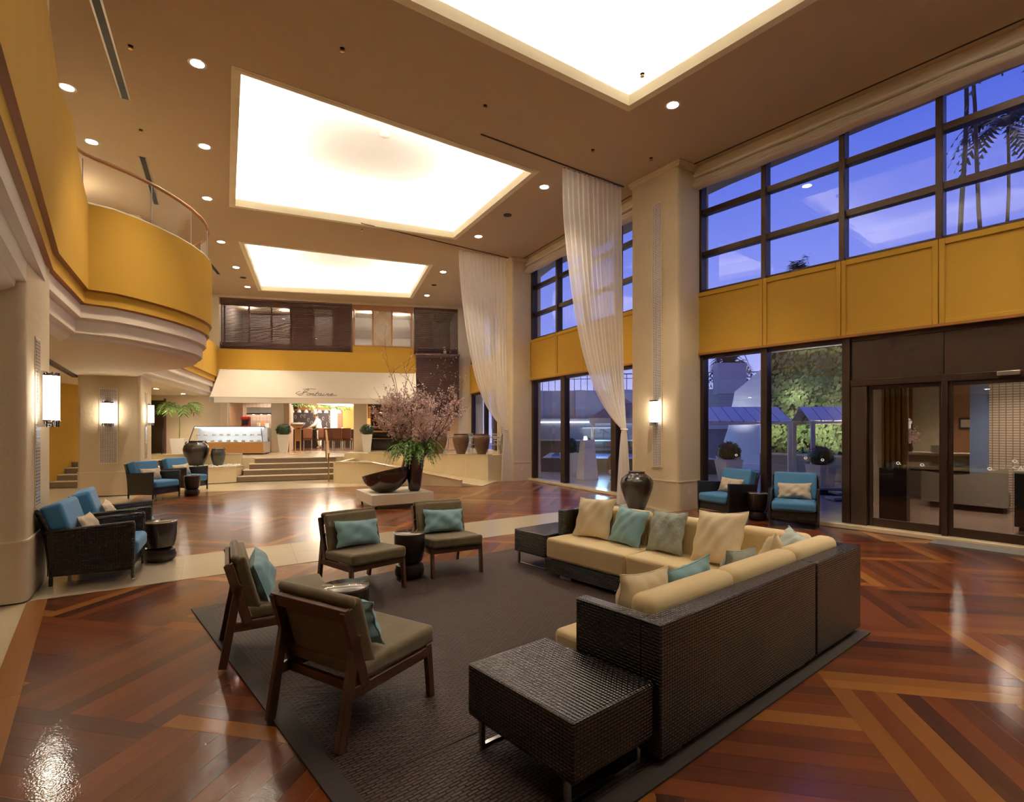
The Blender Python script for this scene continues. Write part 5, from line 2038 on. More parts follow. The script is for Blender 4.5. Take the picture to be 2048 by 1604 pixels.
jar('tall_jar', 'tall dark glazed jar beside the right pillar', [(.15, 0), (.19, .08), (.255, .26), (.315, .44), (.328, .54), (.30, .63), (.22, .70), (.165, .735), (.15, .765)], (2.52, 10.92, 0), M['jar'], 4)
jar('shouldered_jar', 'big dark shouldered jar on white pebbles', [(.18, 0), (.20, .05), (.28, .20), (.345, .40), (.36, .52), (.33, .63), (.26, .70), (.19, .73), (.185, .77)], (-9.72, 16.62, .48), M['jar'], 4)
jar('small_jar', 'small blotched jar beside the big one on pebbles', [(.12, 0), (.13, .03), (.185, .20), (.205, .36), (.195, .46), (.165, .51), (.17, .53)], (-9.10, 16.72, .48), pm('blotched_jar', (.06, .06, .05), .3, var=.95, vs=3.5, coat=.4), 3)
rj = [(.13, 0), (.14, .03), (.21, .20), (.255, .40), (.26, .48), (.24, .56), (.205, .60), (.215, .62)]
for k, (x, y) in enumerate(((-2.33, 17.20), (-1.60, 16.93), (-.94, 16.72))):
    jar('rust_jar', 'rust-brown planter jar on the platform parapet, %s of three' % ('left', 'middle', 'right')[k], rj, (x, y, .84), M['jar2'], 0, 'rust jars on the parapet')

# ---------------------------------------------------------------- sheer curtains
def curtain(label, T0, T1, tie, low, seed):
    t = thing('sheer_curtain', label, 'curtain', (0, 0, 0), 0, 'swagged sheer curtains')
    T0, T1, tie = V2(T0), V2(T1), Vector(tie)
    d = (T1 - T0).normalized()
    nr = Vector((-d.y, d.x))
    rr = random.Random(seed)
    nf = 12
    ph = rr.uniform(0, 6)

    def fold(u):
        return math.sin(u * nf * 2 * math.pi + ph) + .35 * math.sin(u * nf * 3.7 + 1.3 * ph)

    def upper(u, v):
        s = .6 * v ** 1.5 + .4 * v ** 8
        p0 = T0.lerp(T1, u)
        pt = tie.xy + d * (u - .5) * .13
        p = p0.lerp(pt, s)
        amp = .045 * (1 - .75 * s)
        p = p + nr * amp * fold(u) * (.4 + .6 * min(1, v * 6)) + nr * .05 * math.sin(math.pi * v) * (1 - u)
        z = (H - .03) + (tie.z - (H - .03)) * v
        z -= .22 * math.sin(math.pi * min(1, v)) * (1 - u) * .3
        return (p.x, p.y, z)

    def lower(u, v):
        w = .13 + low * v ** .7
        p = tie.xy + d * (u - .5) * w
        p = p + nr * (.012 + .02 * v) * fold(u)
        return (p.x, p.y, tie.z * (1 - v) + .015 * v)
    MB().grid(upper, 170, 36).build('drape', M['sheer'], t, smooth=True, angle=180)
    MB().grid(lower, 120, 14).build('tail', M['sheer'], t, smooth=True, angle=180)
    ring_ = [(tie.x + .085 * math.cos(a) * d.x - .05 * math.sin(a) * d.y, tie.y + .085 * math.cos(a) * d.y + .05 * math.sin(a) * d.x, tie.z) for a in [2 * math.pi * k / 20 for k in range(20)]]
    MB().tube(ring_, .014, 6, closed=True).build('tie_band', M['blind'], t, smooth=True)
    for k in range(18):
        p = T0.lerp(T1, (k + .5) / 18)
        MB().tube([(p.x, p.y, H - .035), (p.x, p.y, H - .012)], .006, 5).build('glider', M['bronze'], t)


curtain('nearer swagged sheer curtain tied beside the right pillar', (1.03, 10.92), (2.41, 11.84), (2.42, 11.66, 1.62), .26, 1)
curtain('farther swagged sheer curtain beside the platform', (-1.58, 15.94), (-.19, 16.78), (-.17, 16.74, 1.60), .26, 2)

# ---------------------------------------------------------------- flower display
pl_a = R(30)
PC = Vector((-2.55, 11.68))
pt = thing('display_plinth', 'square cream plinth on castors under the blossom display', 'plinth', (PC.x, PC.y, 0), pl_a)
MB().box(-.66, .66, -.64, .64, .085, .30).build('box', M['plinth'], pt, bevel=.006)
for sx_ in (-.55, .55):
    for sy_ in (-.53, .53):
        cs_ = MB().tube([(sx_ - .015, sy_, .035), (sx_ + .015, sy_, .035)], .035, 12).build('castor', M['rubber'], pt, smooth=True)
        MB().box(sx_ - .02, sx_ + .02, sy_ - .02, sy_ + .02, .05, .085).build('fork', M['steel'], cs_)

vz = .301
vs_ = thing('floor_vase', 'tall dark lacquer vase holding the blossom branches', 'vase', (-2.10, 11.62, vz), 0)
MB().lathe([(.10, 0), (.13, .05), (.165, .30), (.20, .58), (.225, .80), (.21, .80), (.17, .55), (.10, .3)], 28).build('body', M['lacquer'], vs_, smooth=True, angle=60)

# tilted boat bowl
bo_ = thing('boat_bowl', 'slanting dark lacquer bowl in front of the blossom vase', 'bowl', (-2.68, 11.42, vz), 0)


def bowl(rs):
    def f(u, v):
        a = 2 * math.pi * u
        ph_ = math.pi / 2 * (.06 + .94 * v)
        r = math.sin(ph_)
        x, y, z = .50 * rs * r * math.cos(a), .42 * rs * r * math.sin(a), -.46 * rs * math.cos(ph_)
        return (x, y, z)
    return f


m = MB()
m.M = Matrix.Translation((0, 0, .44)) @ Matrix.Rotation(R(-13), 4, 'Y')
m.grid(bowl(1.0), 36, 12, cu=True)
i0 = len(m.f)
m.grid(bowl(.93), 36, 12, cu=True)
for q in range(i0, len(m.f)):
    m.f[q] = tuple(reversed(m.f[q]))
# rim ring and bottom
for u in range(36):
    a, b = u / 36, (u + 1) / 36
    m.face([bowl(1.0)(a, 1), bowl(1.0)(b, 1), bowl(.93)(b, 1), bowl(.93)(a, 1)])
m.face([bowl(1.0)(u / 36, 0) for u in range(36)])
m.build('shell', M['lacquer'], bo_, smooth=True, angle=50)
MB().lathe([(.16, 0), (.15, .02), (.13, .035)], 20).build('base', M['lacquer'], bo_, smooth=True)

dr = thing('driftwood', 'pale driftwood stick rising from the dark bowl', 'driftwood', (-2.28, 11.36, vz + .42), 0)
MB().tube([(-.10, 0, -.12), (-.04, 0, .06), (.02, -.01, .22), (.06, -.01, .40), (.12, 0, .52)], [.02, .028, .03, .026, .014], 7).build('stem', M['drift'], dr, smooth=True)

br = thing('blossom_branches', 'wide spray of pink blossom branches rising from the vase', 'branches', (-2.10, 11.62, vz + .80), 0)
rr = random.Random(17)
tw = MB()
bl = MB()
tips = []


def blossom(p, s):
    nn = 5
    ax = Vector((rr.gauss(0, 1), rr.gauss(0, 1), rr.gauss(0, 1))).normalized()
    u = ax.orthogonal().normalized()
    v = ax.cross(u)
    i = len(bl.v)
    for k in range(4):
        a = 2 * math.pi * k / 4
        bl.v.append(tuple(p + (u * math.cos(a) + v * math.sin(a)) * s + ax * .25 * s * (1 if k % 2 else -1)))
    bl.f.append((i, i + 1, i + 2, i + 3))


def branch(p, d, L, r, lev):
    n = 6
    pts = [p]
    q = p.copy()
    dd = d.copy()
    for k in range(n):
        dd = (dd + Vector((rr.gauss(0, .10), rr.gauss(0, .10), rr.gauss(.03, .06)))).normalized()
        q = q + dd * (L / n)
        pts.append(q.copy())
    tw.tube(pts, [r * (1 - .7 * k / n) for k in range(n + 1)], 4, cap=False)
    if lev < 3:
        for k in range(2, n + 1):
            if rr.random() < (.95 if lev == 0 else .75):
                nd_ = (dd + Vector((rr.gauss(0, .65), rr.gauss(0, .65), rr.gauss(.15, .35)))).normalized()
                branch(pts[k], nd_, L * rr.uniform(.35, .55), r * .6, lev + 1)
    h = q.z
    cnt = (0, 4, 10, 10)[lev]
    for k in range(cnt):
        b = pts[rr.randint(1, n)] + Vector((rr.gauss(0, .02), rr.gauss(0, .02), rr.gauss(0, .02)))
        # thinner towards the tall tips
        if b.z > 1.3 and rr.random() < .72:
            continue
        blossom(b, rr.uniform(.012, .024))


for k in range(15):
    a = 2 * math.pi * k / 15 + rr.uniform(-.2, .2)
    sp = rr.uniform(.30, .85)
    branch(Vector((.05 * math.cos(a), .05 * math.sin(a), -.3)), Vector((math.cos(a) * sp * 1.05, math.sin(a) * sp * .75, 1)).normalized(), rr.uniform(.85, 1.35), .012, 0)
for (dx, dy, L) in ((-.28, 0, 2.25), (-.05, .1, 1.9), (.12, 0, 1.9), (.62, .1, 1.75), (.50, .0, 1.8)):
    branch(Vector((0, 0, -.3)), Vector((dx, dy, 1)).normalized(), L, .013, 1)
tag(tw.build('twigs', M['bark'], br, smooth=True), kind='stuff')
tag(bl.build('blossoms', M['blossom'], br), kind='stuff')
br.scale = (1, 1, 1)

# fern skirt
fe = thing('fern_skirt', 'green fern skirt spilling over the rim of the vase', 'fern', (-2.10, 11.62, vz + .78), 0)
fm = MB()


def frond(m, base, az, L, rise, drop, wd, nl=13, rr=rr):
    pts = []
    for k in range(nl + 1):
        t = k / nl
        r = L * t
        pts.append(base + Vector((math.cos(az) * r, math.sin(az) * r, rise * math.sin(math.pi * min(1, t * .9)) - drop * t * t)))
    for k in range(1, nl + 1):
        p = pts[k]
        d = (pts[k] - pts[k - 1]).normalized()
        s = d.cross(Vector((0, 0, 1))).normalized()
        w = wd * math.sin(math.pi * (.12 + .86 * k / nl))
        for sg in (-1, 1):
            e_ = p + s * sg * w + d * w * .5 - Vector((0, 0, w * .25))
            q = d * L / nl * 1.15
            m.face([p - q * .5, p + q * .5, p + q * .55 + (e_ - p) * .6, e_ + q * .1, p - q * .1 + (e_ - p) * .6])
    m.tube(pts, [.004] * len(pts), 3, cap=False)


for k in range(120):
    az = rr.uniform(0, 6.283)
    frond(fm, Vector((.10 * math.cos(az), .10 * math.sin(az), rr.uniform(-.05, .10))), az, rr.uniform(.30, .60), rr.uniform(.16, .40), rr.uniform(.02, .34), rr.uniform(.065, .11))
tag(fm.build('fronds', M['fern'], fe), kind='stuff')
MB().lathe([(.10, -.02), (.18, .0), (.10, .06)], 14).build('moss_base', M['fern'], fe, smooth=True)

# ---------------------------------------------------------------- topiary, palm pot
def topiary(name, label, loc, pw0, pw1, ph, br_, mat=None, group=None, seed=0, nleaf=900):
    t = thing(name, label, 'topiary', loc, R(13), group)
    m = MB()
    a, b = pw0 / 2, pw1 / 2
    m.v = [(-a, -a, 0), (a, -a, 0), (a, a, 0), (-a, a, 0), (-b, -b, ph), (b, -b, ph), (b, b, ph), (-b, b, ph)]
    m.f = [(3, 2, 1, 0), (4, 5, 6, 7), (0, 1, 5, 4), (1, 2, 6, 5), (2, 3, 7, 6), (3, 0, 4, 7)]
    m.build('pot', mat or M['whitepot'], t, bevel=.006)
    rr = random.Random(seed)
    f = MB()
    zc = ph + br_ * .62
    for k in range(nleaf):
        v = Vector((rr.gauss(0, 1), rr.gauss(0, 1), rr.gauss(.1, 1))).normalized()
        if v.z < -.62:
            continue
        r = br_ * rr.uniform(.86, 1.03)
        p = Vector((v.x * r, v.y * r, zc + v.z * r * .88))
        u = v.orthogonal().normalized()
        w = v.cross(u)
        an = rr.uniform(0, 6.3)
        a1 = u * math.cos(an) + w * math.sin(an)
        a2 = v.cross(a1)
        s = br_ * rr.uniform(.07, .13)
        f.face([p - a1 * s, p + a2 * s * .5 + v * s * .3, p + a1 * s + v * s * .4, p - a2 * s * .5])
    tag(f.build('foliage', M['topiary'], t), kind='stuff')
    MB().lathe([(br_ * .2, zc - br_ * .75), (br_ * .8, zc - br_ * .4), (br_ * .92, zc), (br_ * .7, zc + br_ * .55), (br_ * .1, zc + br_ * .85)], 14).build('core', M['topiary'], t, smooth=True)
    return t


topiary('topiary_pot', 'clipped boxwood ball in white pot left of the restaurant entrance', (-9.12, 21.55, PZ), .26, .42, .72, .29, seed=1, group='topiary in white pots')
topiary('topiary_pot', 'clipped boxwood ball in white pot right of the restaurant entrance', (-5.96, 22.20, PZ), .28, .42, .72, .28, seed=2, group='topiary in white pots')

pp = thing('potted_palm', 'slender palm in a white pot on the platform at left', 'plant', (-11.55, 18.75, PZ), R(13))
m = MB()
m.v = [(-.17, -.17, 0), (.17, -.17, 0), (.17, .17, 0), (-.17, .17, 0), (-.23, -.23, .62), (.23, -.23, .62), (.23, .23, .62), (-.23, .23, .62)]
m.f = [(3, 2, 1, 0), (4, 5, 6, 7), (0, 1, 5, 4), (1, 2, 6, 5), (2, 3, 7, 6), (3, 0, 4, 7)]
m.build('pot', M['whitepot'], pp, bevel=.006)
MB().tube([(0, 0, .6), (.01, 0, 1.0), (0, 0, 1.50)], [.018, .014, .012], 6).build('stem', M['palm'], pp, smooth=True)
rr = random.Random(4)
for k in range(9):
    az = 2 * math.pi * k / 9 + .3
    m = MB()
    st0 = Vector((0, 0, 1.45))
    up = rr.uniform(.30, .50)
    reach = rr.uniform(.55, .85)
    pts = [st0 + Vector((math.cos(az) * reach * t / 10, math.sin(az) * reach * t / 10, up * math.sin(t / 10 * 2.2) - .22 * (t / 10) ** 3)) for t in range(11)]
    m.tube(pts, [.009 * (1 - .07 * q) for q in range(11)], 4)
    for q in range(4, 11):
        d = (pts[q] - pts[q - 1]).normalized()
        s = d.cross(Vector((0, 0, 1))).normalized()
        for sg in (-1, 1):
            L = .26 * math.sin(math.pi * (q - 3) / 9)
            e_ = pts[q] + s * sg * L + d * L * .8 - Vector((0, 0, .05))
            mid = pts[q] + s * sg * L * .5 + d * L * .35
            w = d * .036
            m.face([pts[q] - w, mid - w * 1.3, e_, mid + w * 1.3])
    m.build('leaf', M['palm'], pp)

# ---------------------------------------------------------------- cafe chairs and tables behind the parapet
cc0 = None
for k, (x, y, a) in enumerate(((-3.05, 18.3, 60), (-1.98, 18.0, 200), (-1.25, 17.85, 20), (-.62, 17.55, 190), (-.35, 19.2, 40), (-1.7, 19.4, 120))):
    lab = 'aluminium cafe armchair behind the parapet jars, %s' % ('leftmost near the fern', 'between left and middle jars', 'between middle and right jars', 'right of the right jar', 'farther right by the window', 'farther back in the middle')[k]
    if cc0 is None:
        cc0 = thing('cafe_chair', lab, 'chair', (x, y, PZ), R(a), 'aluminium cafe chairs')
        for s in (-1, 1):
            MB().tube([(.22, s * .24, 0), (.20, s * .25, .66), (.0, s * .26, .68), (-.22, s * .24, .66)], .012, 6).build('arm_frame', M['alu'], cc0, smooth=True)
            MB().tube([(-.26, s * .2, 0), (-.20, s * .2, .44), (-.27, s * .19, .80)], .012, 6).build('back_leg', M['alu'], cc0, smooth=True)
        MB().box(-.21, .21, -.21, .21, .43, .445).build('seat', M['alu'], cc0, bevel=.005)
        for q in range(4):
            MB().box(-.275 + .012 * (3 - q), -.262 + .012 * (3 - q), -.19, .19, .52 + .075 * q, .56 + .075 * q).build('back_slat', M['alu'], cc0)
    else:
        dup(cc0, (x, y, PZ), R(a), lab)
for k, (x, y) in enumerate(((-2.5, 18.75), (-1.0, 18.5))):
    t = thing('cafe_table', 'round cafe table among the aluminium chairs, %s one' % ('left', 'right')[k], 'table', (x, y, PZ), 0, 'cafe tables')
    MB().lathe([(.33, .70), (.34, .71), (.34, .725), (.33, .73)], 24).build('top', M['alu'], t, smooth=True)
    MB().tube([(0, 0, .02), (0, 0, .70)], .03, 8).build('column', M['alu'], t, smooth=True)
    MB().lathe([(.20, 0), (.20, .015), (.03, .03)], 18).build('foot', M['alu'], t, smooth=True)


# ---------------------------------------------------------------- chef
def skinned(name, verts, edges, radii, mat, par, sub=2, root=0):
    me = bpy.data.meshes.new(name)
    me.from_pydata(verts, edges, [])
    me.materials.append(mat)
    o = bpy.data.objects.new(name, me)
    col.objects.link(o)
    o.parent = par
    o.modifiers.new('skin', 'SKIN')
    for i, r in enumerate(radii):
        sv = me.skin_vertices[0].data[i]
        sv.radius = (r, r) if not isinstance(r, tuple) else r
        sv.use_root = (i == root)
    s = o.modifiers.new('sub', 'SUBSURF')
    s.levels = s.render_levels = sub
    return o


ch = bw('person', 'person in a white chef jacket, tall hat and dark apron leaning over the counter', 'person', 3.28, 3.98, PZ, rz=R(180))
# local +x is the way the person faces (left in the view)
V_ = [(0, 0, .90), (.03, 0, 1.08), (.07, 0, 1.25), (.10, 0, 1.38), (.13, 0, 1.46), (.16, 0, 1.52),
      (.08, .19, 1.33), (.20, .23, 1.12), (.42, .16, 1.02), (.50, .13, 1.00),
      (.08, -.19, 1.33), (.22, -.22, 1.12), (.44, -.13, 1.03), (.52, -.10, 1.01),
      (-.01, .10, .84), (.02, .11, .46), (-.04, .11, .08), (.10, .12, .03),
      (-.01, -.10, .84), (.0, -.11, .46), (-.08, -.11, .08), (.06, -.12, .03)]
E_ = [(0, 1), (1, 2), (2, 3), (3, 4), (4, 5), (3, 6), (6, 7), (7, 8), (8, 9), (3, 10), (10, 11), (11, 12), (12, 13), (0, 14), (14, 15), (15, 16), (16, 17), (0, 18), (18, 19), (19, 20), (20, 21)]
R_ = [.12, .12, .13, .10, .05, .05, .065, .05, .04, .03, .065, .05, .04, .03, .09, .065, .045, .04, .09, .065, .045, .04]
skinned('body', V_, E_, R_, M['skin'], ch)
hd_ = MB()
hd_.M = Matrix.Translation((.17, 0, 1.58)) @ Matrix.Rotation(R(14), 4, 'Y')
hd_.lathe([(.03, -.12), (.065, -.10), (.078, -.04), (.088, .02), (.085, .07), (.06, .115), (.02, .13)], 16, sq=.86)
hd_.tube([(.08, 0, .01), (.105, 0, -.025), (.085, 0, -.035)], .013, 6)
for s in (-1, 1):
    hd_.tube([(.0, s * .072, .02), (-.005, s * .085, .0), (.0, s * .074, -.03)], .013, 6)
hd_.build('head', M['skin'], ch, smooth=True, angle=180)
for s in (-1, 1):
    e_ = MB()
    e_.M = Matrix.Translation((.245, s * .03, 1.575))
    e_.lathe([(.002, -.010), (.010, 0), (.002, .010)], 8)
    e_.build('eye', M['black'], ch, smooth=True)
MB().tube([(.235, -.025, 1.515), (.245, 0, 1.51), (.235, .025, 1.515)], .006, 5).build('mouth', M['red'], ch)
hh = MB()
hh.M = Matrix.Translation((.15, 0, 1.60)) @ Matrix.Rotation(R(8), 4, 'Y')
hh.lathe([(.095, -.06), (.098, .02), (.085, .08)], 16, sq=.9)
hh.build('hair', M['black'], ch, smooth=True)
ht = MB()
ht.M = Matrix.Translation((.18, 0, 1.64)) @ Matrix.Rotation(R(8), 4, 'Y')
ht.lathe([(.094, 0), (.097, .06), (.10, .19), (.11, .22), (.09, .245), (.02, .25)], 18)
ht.build('chef_hat', M['chefcloth'], ch, smooth=True, angle=60)
V2_ = [(0, 0, .86), (.02, 0, .98), (.03, 0, 1.08), (.07, 0, 1.25), (.10, 0, 1.40), (.08, .20, 1.34), (.20, .235, 1.12), (.40, .165, 1.025), (.08, -.20, 1.34), (.22, -.225, 1.12), (.42, -.14, 1.035)]
skinned('jacket', V2_, [(0, 1), (1, 2), (2, 3), (3, 4), (4, 5), (5, 6), (6, 7), (4, 8), (8, 9), (9, 10)], [.165, .16, .155, .165, .10, .085, .075, .055, .085, .075, .055], M['chefcloth'], ch)
skinned('trousers', [(0, 0, .92), (-.01, .10, .82), (.02, .11, .46), (-.03, .11, .10), (-.01, -.10, .82), (.0, -.11, .46), (-.07, -.11, .10)], [(0, 1), (1, 2), (2, 3), (0, 4), (4, 5), (5, 6)], [.14, .115, .085, .07, .115, .085, .07], M['chefcloth'], ch)
ap = MB()
ap.grid(lambda u, v: (.165 * math.cos((u - .5) * 4.2) - .01 + .02 * v, .17 * math.sin((u - .5) * 4.2) * (1 + .12 * v), .98 - .62 * v), 16, 8)
ap.build('apron', M['apron'], ch, smooth=True)
for s, x in ((1, .06), (-1, .02)):
    for q in range(5):
        bx_, by_ = (.50, .13) if s > 0 else (.52, -.10)
        yy = by_ + (q - 2) * .018
        if q == 0:
            pts = [(bx_ - .02, by_ - s * .03, 1.0), (bx_ + .02, by_ - s * .055, .985), (bx_ + .05, by_ - s * .06, .97)]
        else:
            L = (.0, .075, .085, .08, .065)[q]
            pts = [(bx_ + .01, yy, 1.0), (bx_ + .01 + L * .6, yy, .99), (bx_ + .01 + L, yy, .965)]
        MB().tube(pts, [.010, .009, .007], 5).build('finger', M['skin'], ch, smooth=True)

# ================================================================ SLIDING DOORS
WA = math.atan2(-.791, .611)


def wl(x, y, z=0):
    """coordinates of the near window bay (x along the wall, y outwards) to world"""
    return (W1[0] + x * .611 + y * .791, W1[1] - x * .791 + y * .611, z)


dr2 = thing('door_2', None, None, wl(0, 0), WA, kind='structure')
BZ, BZL = M['bronze'], M['bronze_l']
MB().box(2.78, 3.02, -.06, .10, .06, 2.33).build('jamb_panel', BZL, dr2, bevel=.01)
for i, (a, b) in enumerate(((2.78, 4.02), (4.02, 5.45))):
    MB().box(a + .004, b - .004, -.04, .06, 2.44, 3.07).build('transom_panel', BZL, dr2, bevel=.006)
MB().box(2.78, 5.45, -.07, .10, 2.33, 2.44).build('track_header', BZ, dr2, bevel=.008)
MB().box(4.62, 4.86, -.12, -.06, 2.37, 2.43).build('motion_sensor', M['steel'], dr2, bevel=.008)
for i, (a, b, y) in enumerate(((3.03, 4.0, .02), (4.07, 5.10, -.02))):
    lf = MB().box(a + .05, b - .05, y, y + .012, .20, 2.28).build('leaf_glass', M['glass'], dr2)
    for nm, bx in (('stile', (a, a + .05, y - .02, y + .03, .06, 2.33)), ('stile', (b - .05, b, y - .02, y + .03, .06, 2.33)), ('top_rail', (a + .05, b - .05, y - .02, y + .03, 2.27, 2.33)), ('bottom_rail', (a + .05, b - .05, y - .02, y + .03, .06, .20))):
        MB().box(*bx).build(nm, BZ, lf, bevel=.004)
MB().box(4.0, 4.07, -.09, .10, .02, 2.36).build('mullion', BZ, dr2, bevel=.006)
MB().box(5.10, 5.45, -.06, .10, .06, 2.33).build('jamb_panel', BZL, dr2, bevel=.01)
tag(B(3.98, 5.5, -.62, -.205, .0, .035).build('door_mat', M['greymetal']), 'grey metal threshold mat before the sliding doors', 'mat')
o = bpy.data.objects['door_mat']
o.location = wl(0, 0)
o.rotation_euler = (0, 0, WA)
tag(B(3.1, 5.6, .25, .55, .012, .022).build('outer_mat', M['greenmat']), 'narrow green mat outside the sliding doors', 'mat')
o = bpy.data.objects['outer_mat']
o.location = wl(0, 0)
o.rotation_euler = (0, 0, WA)
# printing on the glass
fc = bpy.data.curves.new('auto_text', 'FONT')
fc.body = '< AUTO'
fc.size = .075
fc.extrude = .001
fc.materials.append(M['mark'])
fo = bpy.data.objects.new('auto_lettering', fc)
col.objects.link(fo)
fo.parent = dr2
fo.location = (4.76, -.028, 1.085)
fo.rotation_euler = (R(90), 0, 0)
for x, y, z in ((3.43, .012, 1.10), (3.74, .012, 1.09), (4.53, -.028, 1.08), (4.79, -.028, 1.20)):
    rg = [(x + .022 * math.cos(a), y, z + .018 * math.sin(a)) for a in [2 * math.pi * k / 14 for k in range(14)]]
    MB().tube(rg, .005, 4, closed=True).build('glass_mark', M['mark'], dr2)
    MB().box(x + .028, x + .036, y - .002, y + .002, z - .022, z - .012).build('mark_dot', M['mark'], dr2)
for x, z in ((2.33, 1.10), (.75, 1.12), (2.05, 1.12)):
    rg = [(x + .022 * math.cos(a), -.008, z + .018 * math.sin(a)) for a in [2 * math.pi * k / 14 for k in range(14)]]
    MB().tube(rg, .005, 4, closed=True).build('glass_mark', M['mark'], win1)

# ---------------------------------------------------------------- lobby beyond the doors
lb = thing('lobby_room', 'second lobby seen through the sliding doors', 'room', wl(0, 0), WA, kind='structure')
lp_ = [(2.70, .30), (.9, 8.2), (9, 8.2), (9, .30)]
MB().prism(lp_, -.03, .012).build('lobby_floor', M['lobbyfloor'], lb)
MB().prism(lp_, 2.95, 3.05).build('lobby_ceiling', pm('lobby_ceiling', (.42, .34, .26), .8), lb)
MB().bar((2.68, .30, 1.5), (.88, 8.2, 1.5), .08, 3.0).build('lobby_side_wall', pm('lobby_side', (.36, .27, .19), .7), lb)
MB().box(.8, 9, 8.15, 8.25, 0, 3).build('lobby_back_wall', M['copper'], lb)
MB().box(1.35, 1.95, 8.05, 8.14, 0, 3).build('pale_panel', pm('pale_panel', (.50, .42, .28), .6), lb)
MB().box(8.9, 9, .3, 8.2, 0, 3).build('lobby_end_wall', bpy.data.materials['lobby_side'], lb)
MB().box(3.75, 4.45, 4.0, 4.25, 0, 2.95).build('ribbed_wall', M['ribbed'], lb)
MB().box(3.45, 3.75, 4.02, 4.2, 0, 2.95).build('blue_glass_panel', pm('blue_panel', (.18, .24, .42), .2), lb)
for (x, y, e_) in ((2.6, 6.6, 26), (4.2, 3.0, 26), (3.6, 1.6, 10), (6.0, 3.0, 16)):
    lamp('lobby_lamp', 'SPOT', wl(x, y, 2.93), e_ * 4, WARM, spot_size=R(120), spot_blend=.8, shadow_soft_size=.08)
    p = wl(x, y, 2.945)
    t = MB().lathe([(.06, 0), (.06, .004)], 14).build('lobby_downlight', M['lens'], lb)
    t.parent = None
    t.location = p
    t.parent = lb
    t.matrix_parent_inverse = (Matrix.Translation(lb.location) @ Matrix.Rotation(WA, 4, 'Z')).inverted()


def wt(name, label, cat, x, y, z=.012, group=None, rz=0):
    return thing(name, label, cat, wl(x, y, z), WA + rz, group)


fl = wt('fluted_column', 'bronze fluted column just inside the sliding doors', 'column', 3.12, .85)
for k in range(9):
    MB().tube([(-.16 + k * .04, .03 * (k % 2), .95), (-.16 + k * .04, .03 * (k % 2), 2.93)], .024, 8).build('flute', M['brass'], fl, smooth=True)
MB().box(-.2, .2, -.06, .1, 0, .95).build('base', M['bronze'], fl)
MB().box(-.18, .18, .03, .1, .95, 2.93).build('core', M['bronze'], fl)
rd = wt('reception_desk', 'wide reception desk in the far lobby', 'desk', 1.75, 5.6)
MB().box(0, 1.7, 0, .6, 0, 1.0).build('body', pm('desk_body', (.30, .22, .16), .5), rd, bevel=.01)
MB().box(-.05, 1.75, -.06, .62, 1.0, 1.06).build('top', pm('desk_top', (.62, .52, .42), .3), rd, bevel=.008)
MB().box(0, 1.7, -.01, 0, .62, .66).build('groove', M['bronze'], rd)
pf = wt('table_sign', 'small white sign on the reception desk', 'sign', 2.35, 5.8, 1.075)
MB().box(0, .22, 0, .02, 0, .16).build('board', M['whitepot'], pf)
MB().box(.02, .20, -.03, .05, -.0, .01).build('foot', M['steel'], pf)
fv = wt('desk_flowers', 'vase of pinkish flowers on the reception desk', 'flowers', 1.95, 5.75, 1.075)
MB().lathe([(.05, 0), (.07, .08), (.04, .18), (.05, .2)], 12).build('vase', M['jar'], fv, smooth=True)
f = MB()
rr = random.Random(6)
for k in range(120):
    v = Vector((rr.gauss(0, .09), rr.gauss(0, .09), .34 + rr.gauss(0, .08)))
    s = .03
    f.face([v, v + Vector((s, 0, s)), v + Vector((0, s, 1.6 * s)), v + Vector((-s, 0, s))])
tag(f.build('petals', M['blossom'], fv), kind='stuff')
fp = wt('framed_picture', 'small dark framed picture on the copper wall of the far lobby', 'picture', 2.35, 8.10, 1.62)
MB().box(0, .30, 0, .03, 0, .30).build('frame', M['black'], fp)
MB().box(.05, .25, -.005, 0, .05, .25).build('print', M['taupe'], fp)
lsm = pm('lobby_upholstery', (.26, .22, .17), .7)
ls = wt('lobby_sofa', 'pale curved sofa in the far lobby', 'sofa', 2.75, 3.95, .012, None, R(-8))
MB().box(0, 1.3, 0, .6, .10, .42).build('seat', lsm, ls, bevel=.05, seg=3)
m = MB()
m.grid(lambda u, v: (-.05 + 1.4 * u, -.02 - .06 * math.sin(math.pi * u), .12 + (.62 + .14 * u) * v - .10 * math.sin(math.pi * u) * v), 12, 4)
m.grid(lambda u, v: (1.35 - 1.4 * u, -.10 - .06 * math.sin(math.pi * (1 - u)), .12 + (.62 + .14 * (1 - u)) * v - .10 * math.sin(math.pi * u) * v), 12, 4)
m.build('backrest', lsm, ls, smooth=True)
MB().box(0.05, 1.25, .05, .55, 0, .10).build('plinth', M['black'], ls)
cbn = wt('lobby_cabinet', 'black cabinet with a mushroom lamp beyond the right door', 'cabinet', 4.50, 1.7)
MB().box(0, 1.2, 0, .5, .06, .92).build('body', M['black'], cbn, bevel=.008)
MB().box(-.02, 1.22, -.02, .52, .92, .95).build('top', M['steel'], cbn)
MB().box(.05, 1.15, .05, .45, 0, .06).build('plinth', M['rubber'], cbn)
ml = wt('table_lamp', 'mushroom table lamp with domed copper shade on the black cabinet', 'lamp', 4.86, 1.95, .962)
MB().lathe([(.12, 0), (.12, .02), (.02, .03)], 18).build('base', M['black'], ml, smooth=True)
MB().tube([(0, 0, .02), (0, 0, .80)], .015, 8).build('stem', M['black'], ml)
MB().lathe([(.30, .74), (.30, .78), (.26, .88), (.17, .95), (.03, .98)], 24).build('shade', pm('copper_shade', (.42, .26, .18), .4), ml, smooth=True)

